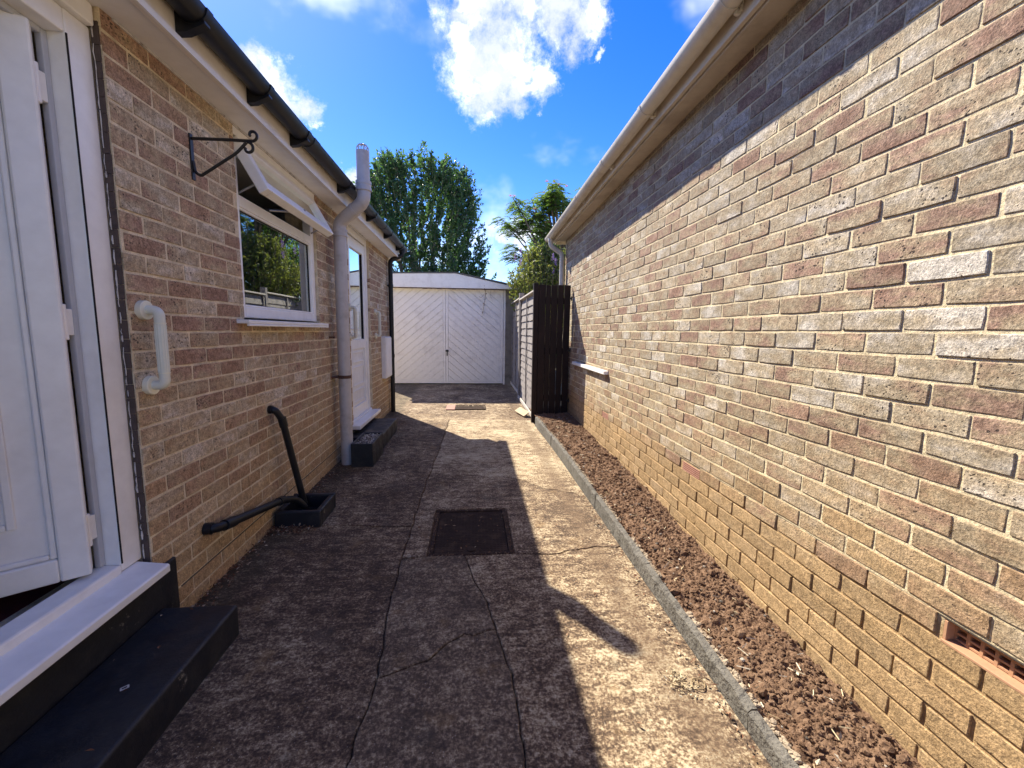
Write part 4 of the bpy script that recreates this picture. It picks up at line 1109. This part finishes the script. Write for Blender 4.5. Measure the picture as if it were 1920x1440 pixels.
m = MB(); m.box(.90, .97, GYY+.101, 14.8, -.03, 2.20); m.box(-2.36, -2.29, GYY+.101, 14.8, -.03, 2.40); m.box(-2.28, .89, 14.7, 14.8, -.03, 2.2); m.build('wall', 'pier_concrete', gg)

# ------------------------------------------------------------------ vegetation
def leafquad(m, p, d, up, L, Wd, col, fold=.3):
    d = d.normalized(); s = d.cross(up)
    if s.length < 1e-3: s = d.orthogonal()
    s.normalize(); nrm = s.cross(d)
    a = p; t = p+d*L; l = p+d*L*.45+s*Wd+nrm*fold*Wd; r = p+d*L*.45-s*Wd+nrm*fold*Wd
    m.add([a, l, t, r], [(0, 1, 2), (0, 2, 3)], col)
def rv(): 
    while True:
        v = Vector((rnd.uniform(-1, 1), rnd.uniform(-1, 1), rnd.uniform(-1, 1)))
        if .05 < v.length < 1: return v.normalized()

def evergreen():
    C = Vector((-2.1, 17.2, 0))
    t = thing('evergreen_tree', 'dense dark green many-stemmed evergreen tree behind the garage', 'tree', (C.x, C.y, 0))
    tr = MB(); lf = MB()
    def half(z):       # crown half width by height
        u = (z-1.2)/6.15
        if u < 0 or u > 1: return 0
        return 2.72*(.86+.4*u if u < .35 else max(0, 1-((u-.35)/.675)**3.6)**.5)
    tips = []
    for i in range(15):
        a = rnd.uniform(0, 6.28); rr = rnd.uniform(.1, .95)
        top = rnd.uniform(5.4, 7.0); e = Vector((math.cos(a)*rr*half(top-.6)*.75, math.sin(a)*rr*1.5, top))
        b = Vector((math.cos(a)*.22*rr, math.sin(a)*.22*rr, -.1))
        pts = []
        for k in range(7):
            u = k/6; w = Vector((noise.noise(Vector((i*3.1, u*3, 0))), noise.noise(Vector((i*3.1, u*3, 7))), 0))*.22*u
            pts.append(C+Vector((b.x+(e.x-b.x)*u**1.15, b.y+(e.y-b.y)*u**1.15, b.z+(e.z-b.z)*u))+w)
        tr.tube(pts, [.065*(1-.85*k/6)+.008 for k in range(7)], 7)
        tips.append(pts)
    def twig(p, d, L, nl):
        q = p+d*L*.5+Vector((0, 0, L*.06)); e = p+d*L+Vector((0, 0, L*.22))
        tr.tube([p, q, e], [.011, .008, .004], 4, cap=False)
        base = rnd.random()*.5
        for k in range(nl):
            u = rnd.random()**.8
            c = p.lerp(q, u*2) if u < .5 else q.lerp(e, u*2-1)
            dd = (d*.5+rv()+Vector((0, 0, .25)))
            leafquad(lf, c+rv()*.035, dd, rv(), rnd.uniform(.09, .16), rnd.uniform(.024, .042), (min(1, base+rnd.random()*.5), 0, 0))
    for i in range(2000):
        z = 1.3+5.9*rnd.random()**1.05; h = half(z)
        if rnd.random()*2.6 > h+.5: continue
        a = rnd.uniform(0, 6.28); rr = rnd.uniform(.25, 1)**.55
        clump = noise.noise(Vector((math.cos(a)*2, math.sin(a)*2, z*.9)))
        rr *= 1+.30*clump
        p = C+Vector((math.cos(a)*rr*h*.93, math.sin(a)*rr*h*.75, z))
        d = Vector((math.cos(a)*.55, math.sin(a)*.55, rnd.uniform(.5, 1.1))).normalized()
        twig(p, (d+rv()*.35).normalized(), rnd.uniform(.28, .6), rnd.randint(24, 34))
    for i in range(110):   # feathery leaders along the top
        a = rnd.uniform(0, 6.28); z = rnd.uniform(4.6, 6.95); h = half(z)
        p = C+Vector((math.cos(a)*h*.8, math.sin(a)*h*.6, z))
        twig(p, (Vector((math.cos(a)*.25, math.sin(a)*.25, 1))).normalized(), rnd.uniform(.4, .75), 22)
    tr.build('trunk', 'bark_pale', t); lf.build('crown', 'leaf_evergreen', t)
evergreen()

def mimosa():
    C = Vector((2.3, 10.6, 0))
    t = thing('mimosa_tree', 'feathery silk tree with drooping fronds and pink blossom over the roof edge', 'tree', (C.x, C.y, 0))
    tr = MB(); lf = MB(); fl = MB()
    tr.tube([C, C+Vector((.05, 0, 1.2)), C+Vector((-.05, 0, 2.3))], [.10, .085, .07], 9)
    ends = []
    for i in range(40):
        e = Vector((rnd.uniform(.70, 3.0), rnd.uniform(9.7, 11.3), 0))
        e.z = 4.72-.42*((e.x-2.0)/1.2)**2-1.25*rnd.random()**1.5
        s = C+Vector((0, 0, rnd.uniform(1.8, 2.3))); q = s.lerp(e, .62)+Vector((0, 0, .12))
        if i % 2: tr.tube([s, s.lerp(q, .5)+Vector((0, 0, .08)), q, q.lerp(e, .5)+Vector((0, 0, .05)), e], [.040, .032, .024, .016, .007], 6)
        else: tr.tube([q, q.lerp(e, .5)+Vector((0, 0, .05)), e], [.018, .013, .006], 5)
        ends.append((q, e))
    def frond(p, d):
        L = rnd.uniform(.17, .27); d = Vector((d.x, d.y, 0)).normalized(); sd = Vector((-d.y, d.x, 0)); n = 6; b = rnd.random()*.5
        prev = p
        for k in range(1, n+1):
            u = k/n; c = p+d*L*u+Vector((0, 0, .16*u-.34*u*u))*1.0*L*1.5
            tr.tube([prev, c], .003, 3, cap=False); prev = c
            for s in (-1, 1):
                pd = (sd*s*.9+d*rnd.uniform(.25, .6)+Vector((0, 0, rnd.uniform(-.45, .05))))
                leafquad(lf, c, pd, Vector((0, 0, 1)), rnd.uniform(.075, .115)*(1.15-.5*abs(u-.5)), .020, (min(1, b+rnd.random()*.5), 0, 0), .15)
    for (q, e) in ends:
        for k in range(26):
            u = rnd.uniform(.5, 1.0); p = q.lerp(e, u)+rv()*.09
            a = rnd.uniform(0, 6.28); frond(p, Vector((math.cos(a), math.sin(a), 0)))
        if rnd.random() < .5:
            for k in range(2):
                c = e+Vector((rnd.uniform(-.12, .12), rnd.uniform(-.12, .12), rnd.uniform(.0, .05)))
                for w in range(34):
                    v = rv(); v.z = abs(v.z)*.8+.05; leafquad(fl, c, v, rv(), .05, .0035, (rnd.random(), 0, 0))
    tr.build('trunk', 'bark', t); lf.build('crown', 'leaf_mimosa', t); fl.build('blossom', 'flower_pink', t)
mimosa()

def shrub(name, C, rx, ry, z0, z1, n, label, mat, size, flowers=0, shoots=0, cat='shrub'):
    t = thing(name, label, cat, (C[0], C[1], 0)); C = Vector((C[0], C[1], 0))
    st = MB(); lf = MB(); fl = MB()
    for i in range(n):
        a = rnd.uniform(0, 6.28); ze = rnd.random()**.6
        w = math.sin(math.pi*(.16+.78*ze))**.7*(1+.22*noise.noise(Vector((math.cos(a)*1.5, math.sin(a)*1.5, ze*4))))
        rr = rnd.uniform(.3, 1)**.5
        e = C+Vector((math.cos(a)*rx*w*rr, math.sin(a)*ry*w*rr, z0+(z1-z0)*ze))
        s = C+Vector((rnd.uniform(-.15, .15), rnd.uniform(-.15, .15), 0))
        d = (e-s).normalized(); b0 = rnd.random()*.55; k0 = e-d*rnd.uniform(.3, .5)
        if i % 6 == 0: st.tube([s, s.lerp(e, .5)+Vector((0, 0, .1)), e], [.016, .010, .004], 5)
        else: st.tube([k0, e], [.006, .003], 3, cap=False)
        for k in range(20):
            c = k0.lerp(e, rnd.random()); leafquad(lf, c+rv()*.03, d*.4+rv()+Vector((0, 0, .1)), rv(), rnd.uniform(.7, 1.3)*size, size*.28, (min(1, b0+rnd.random()*.5), 0, 0))
    for i in range(shoots):
        a = rnd.uniform(0, 6.28); s = C+Vector((math.cos(a)*rx*.6, math.sin(a)*ry*.5, z0+(z1-z0)*.72)); e = s+Vector((rnd.uniform(-.25, .1), 0, rnd.uniform(.35, .75)))
        st.tube([s, e], [.006, .003], 4)
        for k in range(14): leafquad(lf, s.lerp(e, rnd.uniform(.3, 1)), rv()+Vector((0, 0, .4)), rv(), size, size*.25, (rnd.random()*.5, 0, 0))
    for i in range(flowers):
        fl = MB()
        a = rnd.uniform(2.2, 5.2); ze = rnd.uniform(.45, .95)
        p = C+Vector((math.cos(a)*rx*.8, math.sin(a)*ry*.9, z0+(z1-z0)*ze))
        for k in range(60): leafquad(fl, p+Vector((rnd.gauss(0, .012), rnd.gauss(0, .012), k*.0022)), rv(), rv(), .018, .008, (rnd.random(), 0, 0))
        fl.build('flower', 'flower_purple', t)
    st.build('stem', 'bark', t); lf.build('foliage', mat, t)
shrub('flowering_shrub', (1.55, 9.2), .80, .75, 1.55, 3.15, 620, 'bushy yellow-green shrub with lilac flowers leaning over the lap fence', 'leaf_shrub', .062, 7, 8)
shrub('garden_tree', (3.1, 15.2), 1.7, 1.6, 1.0, 5.2, 560, 'broad green garden tree standing behind the silk tree', 'leaf_mimosa', .10, 0, 6, cat='tree')
shrub('garden_bush', (2.2, 12.9), 1.1, .9, .4, 3.6, 420, 'rounded green bush growing behind the flowering shrub', 'leaf_mimosa', .08, 0, 5)

# ------------------------------------------------------------------ litter
lt = MB()
def litter(n, xf, yf, zf=lambda y: gz(y)+.004):
    for i in range(n):
        x, y = xf(), yf()
        dd = Vector((rnd.uniform(-1, 1), rnd.uniform(-1, 1), rnd.uniform(-.15, .35)))
        leafquad(lt, Vector((x, y, zf(y)+rnd.uniform(.002, .012))), dd, Vector((rnd.uniform(-.4, .4), rnd.uniform(-.4, .4), 1)), rnd.uniform(.008, .026), rnd.uniform(.0025, .006), (rnd.random(), 0, 0), rnd.uniform(.2, .8))
litter(230, lambda: -1.285+abs(rnd.gauss(0, .035)), lambda: rnd.uniform(1.9, 2.75))
litter(190, lambda: rnd.uniform(-1.28, -1.02)+rnd.gauss(0, .02), lambda: 2.70+rnd.gauss(0, .035))
litter(260, lambda: -1.28+abs(rnd.gauss(0, .07)), lambda: rnd.uniform(3.1, 4.1))
litter(150, lambda: -.92+rnd.gauss(0, .07), lambda: rnd.uniform(4.3, 5.5))
litter(240, lambda: rnd.uniform(-1.2, -.8)+rnd.gauss(0, .05), lambda: 5.9+rnd.gauss(0, .35))
litter(420, lambda: .70+rnd.gauss(0, .12), lambda: 6.45+rnd.gauss(0, .5))
litter(220, lambda: .88-abs(rnd.gauss(0, .03)), lambda: rnd.uniform(1.0, 5.6))
litter(90, lambda: rnd.uniform(-1.0, .85), lambda: rnd.uniform(1.1, 6))
litter(40, lambda: rnd.uniform(-.22, .22), lambda: rnd.uniform(2.36, 2.93), lambda y: -.004)
litter(60, lambda: rnd.uniform(-.9, .8), lambda: rnd.uniform(6.2, 8.5))
litter(7, lambda: rnd.uniform(-1.25, -1.0), lambda: rnd.uniform(1.0, 1.75), lambda y: .132)
tag(lt.build('leaf_litter', 'dry_leaf', None, kind='stuff'), 'dry brown leaf litter scattered over the concrete path', 'leaves')
lt2 = MB()
for i in range(150):
    x, y = rnd.uniform(.96, 1.37), .75+4.8*rnd.random()**1.4
    z = soilz(x, y)+.012; d = Vector((rnd.uniform(-1, 1), rnd.uniform(-1, 1), rnd.uniform(-.1, .25))).normalized()
    L = rnd.uniform(.01, .05); c = (rnd.random(), 0, 0); p = Vector((x, y, z))
    s = d.orthogonal().normalized()*.0016
    lt2.add([p-s, p+s, p+d*L+s, p+d*L-s], [(0, 1, 2, 3)], c)
    if rnd.random() < .5: leafquad(lt2, p, rv(), rv(), rnd.uniform(.012, .03), .006, c)
for i in range(120):
    x, y = rnd.gauss(.765, .022), rnd.gauss(1.36, .028)
    leafquad(lt2, Vector((x, y, .006+abs(rnd.gauss(0, .006)))), Vector((rnd.uniform(-1, 1), rnd.uniform(-1, 1), rnd.uniform(-.1, .4))), rv(), rnd.uniform(.008, .022), .003, (.1+.7*rnd.random(), 0, 0))
tag(lt2.build('straw_bits', 'straw', None, kind='stuff'), 'pale dry straw and root bits on the bed and path edge', 'straw')
cdirt = MB()
for ch, nn in ((CA, 900), (crC, 160), (crK, 160), (crM, 120), (crB, 420), (crD, 110), (crE, 120)):
    for i in range(nn):
        p = rnd.choice(ch); 
        if p[1] < .7: continue
        if noise.noise(Vector((p[0]*3, p[1]*3, 5))) < -.2: continue
        lump(cdirt, (p[0]+rnd.gauss(0, .007), p[1]+rnd.uniform(-.03, .03), gz(p[1])+.0005), .0015+.004*rnd.random()**3, (0, 0, 0), .6, .3)
for i in range(900):
    x = rnd.choice([rnd.gauss(-.25, .012), rnd.gauss(.245, .012), rnd.uniform(-.26, .26)]); y = rnd.uniform(2.31, 2.98) if abs(x) > .22 else rnd.choice([rnd.gauss(2.33, .012), rnd.gauss(2.96, .012)])
    lump(cdirt, (x, y, .0005), .0015+.005*rnd.random()**3, (0, 0, 0), .55, .3)
tag(cdirt.build('joint_dirt', 'soil', None, kind='stuff'), 'crumbs of earth packed along the slab cracks and manhole edge', 'dirt')
# dead creeper hanging over the right garage door leaf
dv = MB(); q = [(.29, 9.535, 2.20), (.30, 9.60, 2.10), (.285, 9.64, 1.98), (.262, 9.665, 1.86), (.245, 9.67, 1.74), (.238, 9.67, 1.66)]
dv.tube(q, .004, 5)
dv.tube([(.27, 9.60, 2.10), (.20, 9.64, 2.02), (.15, 9.66, 2.05)], .003, 5); dv.tube([(.42, 9.535, 2.20), (.40, 9.62, 2.08), (.43, 9.66, 2.01)], .003, 5)
dv = dv.build('stem', 'bark', None)
vt = thing('dead_creeper', 'thin dead creeper stem hanging from garage fascia over the white door', 'creeper', (.26, 9.66, 1.65)); attach(dv, vt)
dl_ = MB()
for i in range(34):
    p = Vector(rnd.choice(q))+Vector((rnd.gauss(0, .02), -.006-rnd.random()*.01, rnd.gauss(0, .03))); leafquad(dl_, p, rv(), rv(), rnd.uniform(.02, .045), .010, (rnd.random()*.5, 0, 0))
dl_.build('leaves', 'dry_leaf', vt)
# curled dry stem
tw = MB(); cx, cy = .835, 1.345
tw.tube([(cx+.024*math.cos(a)*(1+.1*math.sin(2*a)), cy+.026*math.sin(a), .008+.002*math.sin(3*a)) for a in [i*.33 for i in range(22)]], .0022, 6)
for k in range(5):
    a = k*1.26; tw.tube([(cx, cy, .007), (cx+.021*math.cos(a), cy+.023*math.sin(a), .007)], .0011, 5)
tag(tw.build('dry_stem_ring', 'straw', None, smooth=True), 'curled pale dry stem ring lying on the sunlit path', 'twig')
# small label on the step
m = MB(); m.add([(-1.115, 1.33, .1332), (-1.098, 1.345, .1332), (-1.108, 1.358, .1332), (-1.125, 1.343, .1332), (-1.1145, 1.337, .1332), (-1.105, 1.3455, .1332), (-1.1095, 1.351, .1332), (-1.119, 1.3425, .1332)], [(0, 1, 5, 4), (1, 2, 6, 5), (2, 3, 7, 6), (3, 0, 4, 7)])
tag(m.build('paper_scrap', 'seal', None), 'tiny pale diamond shaped scrap on the black front step', 'scrap')
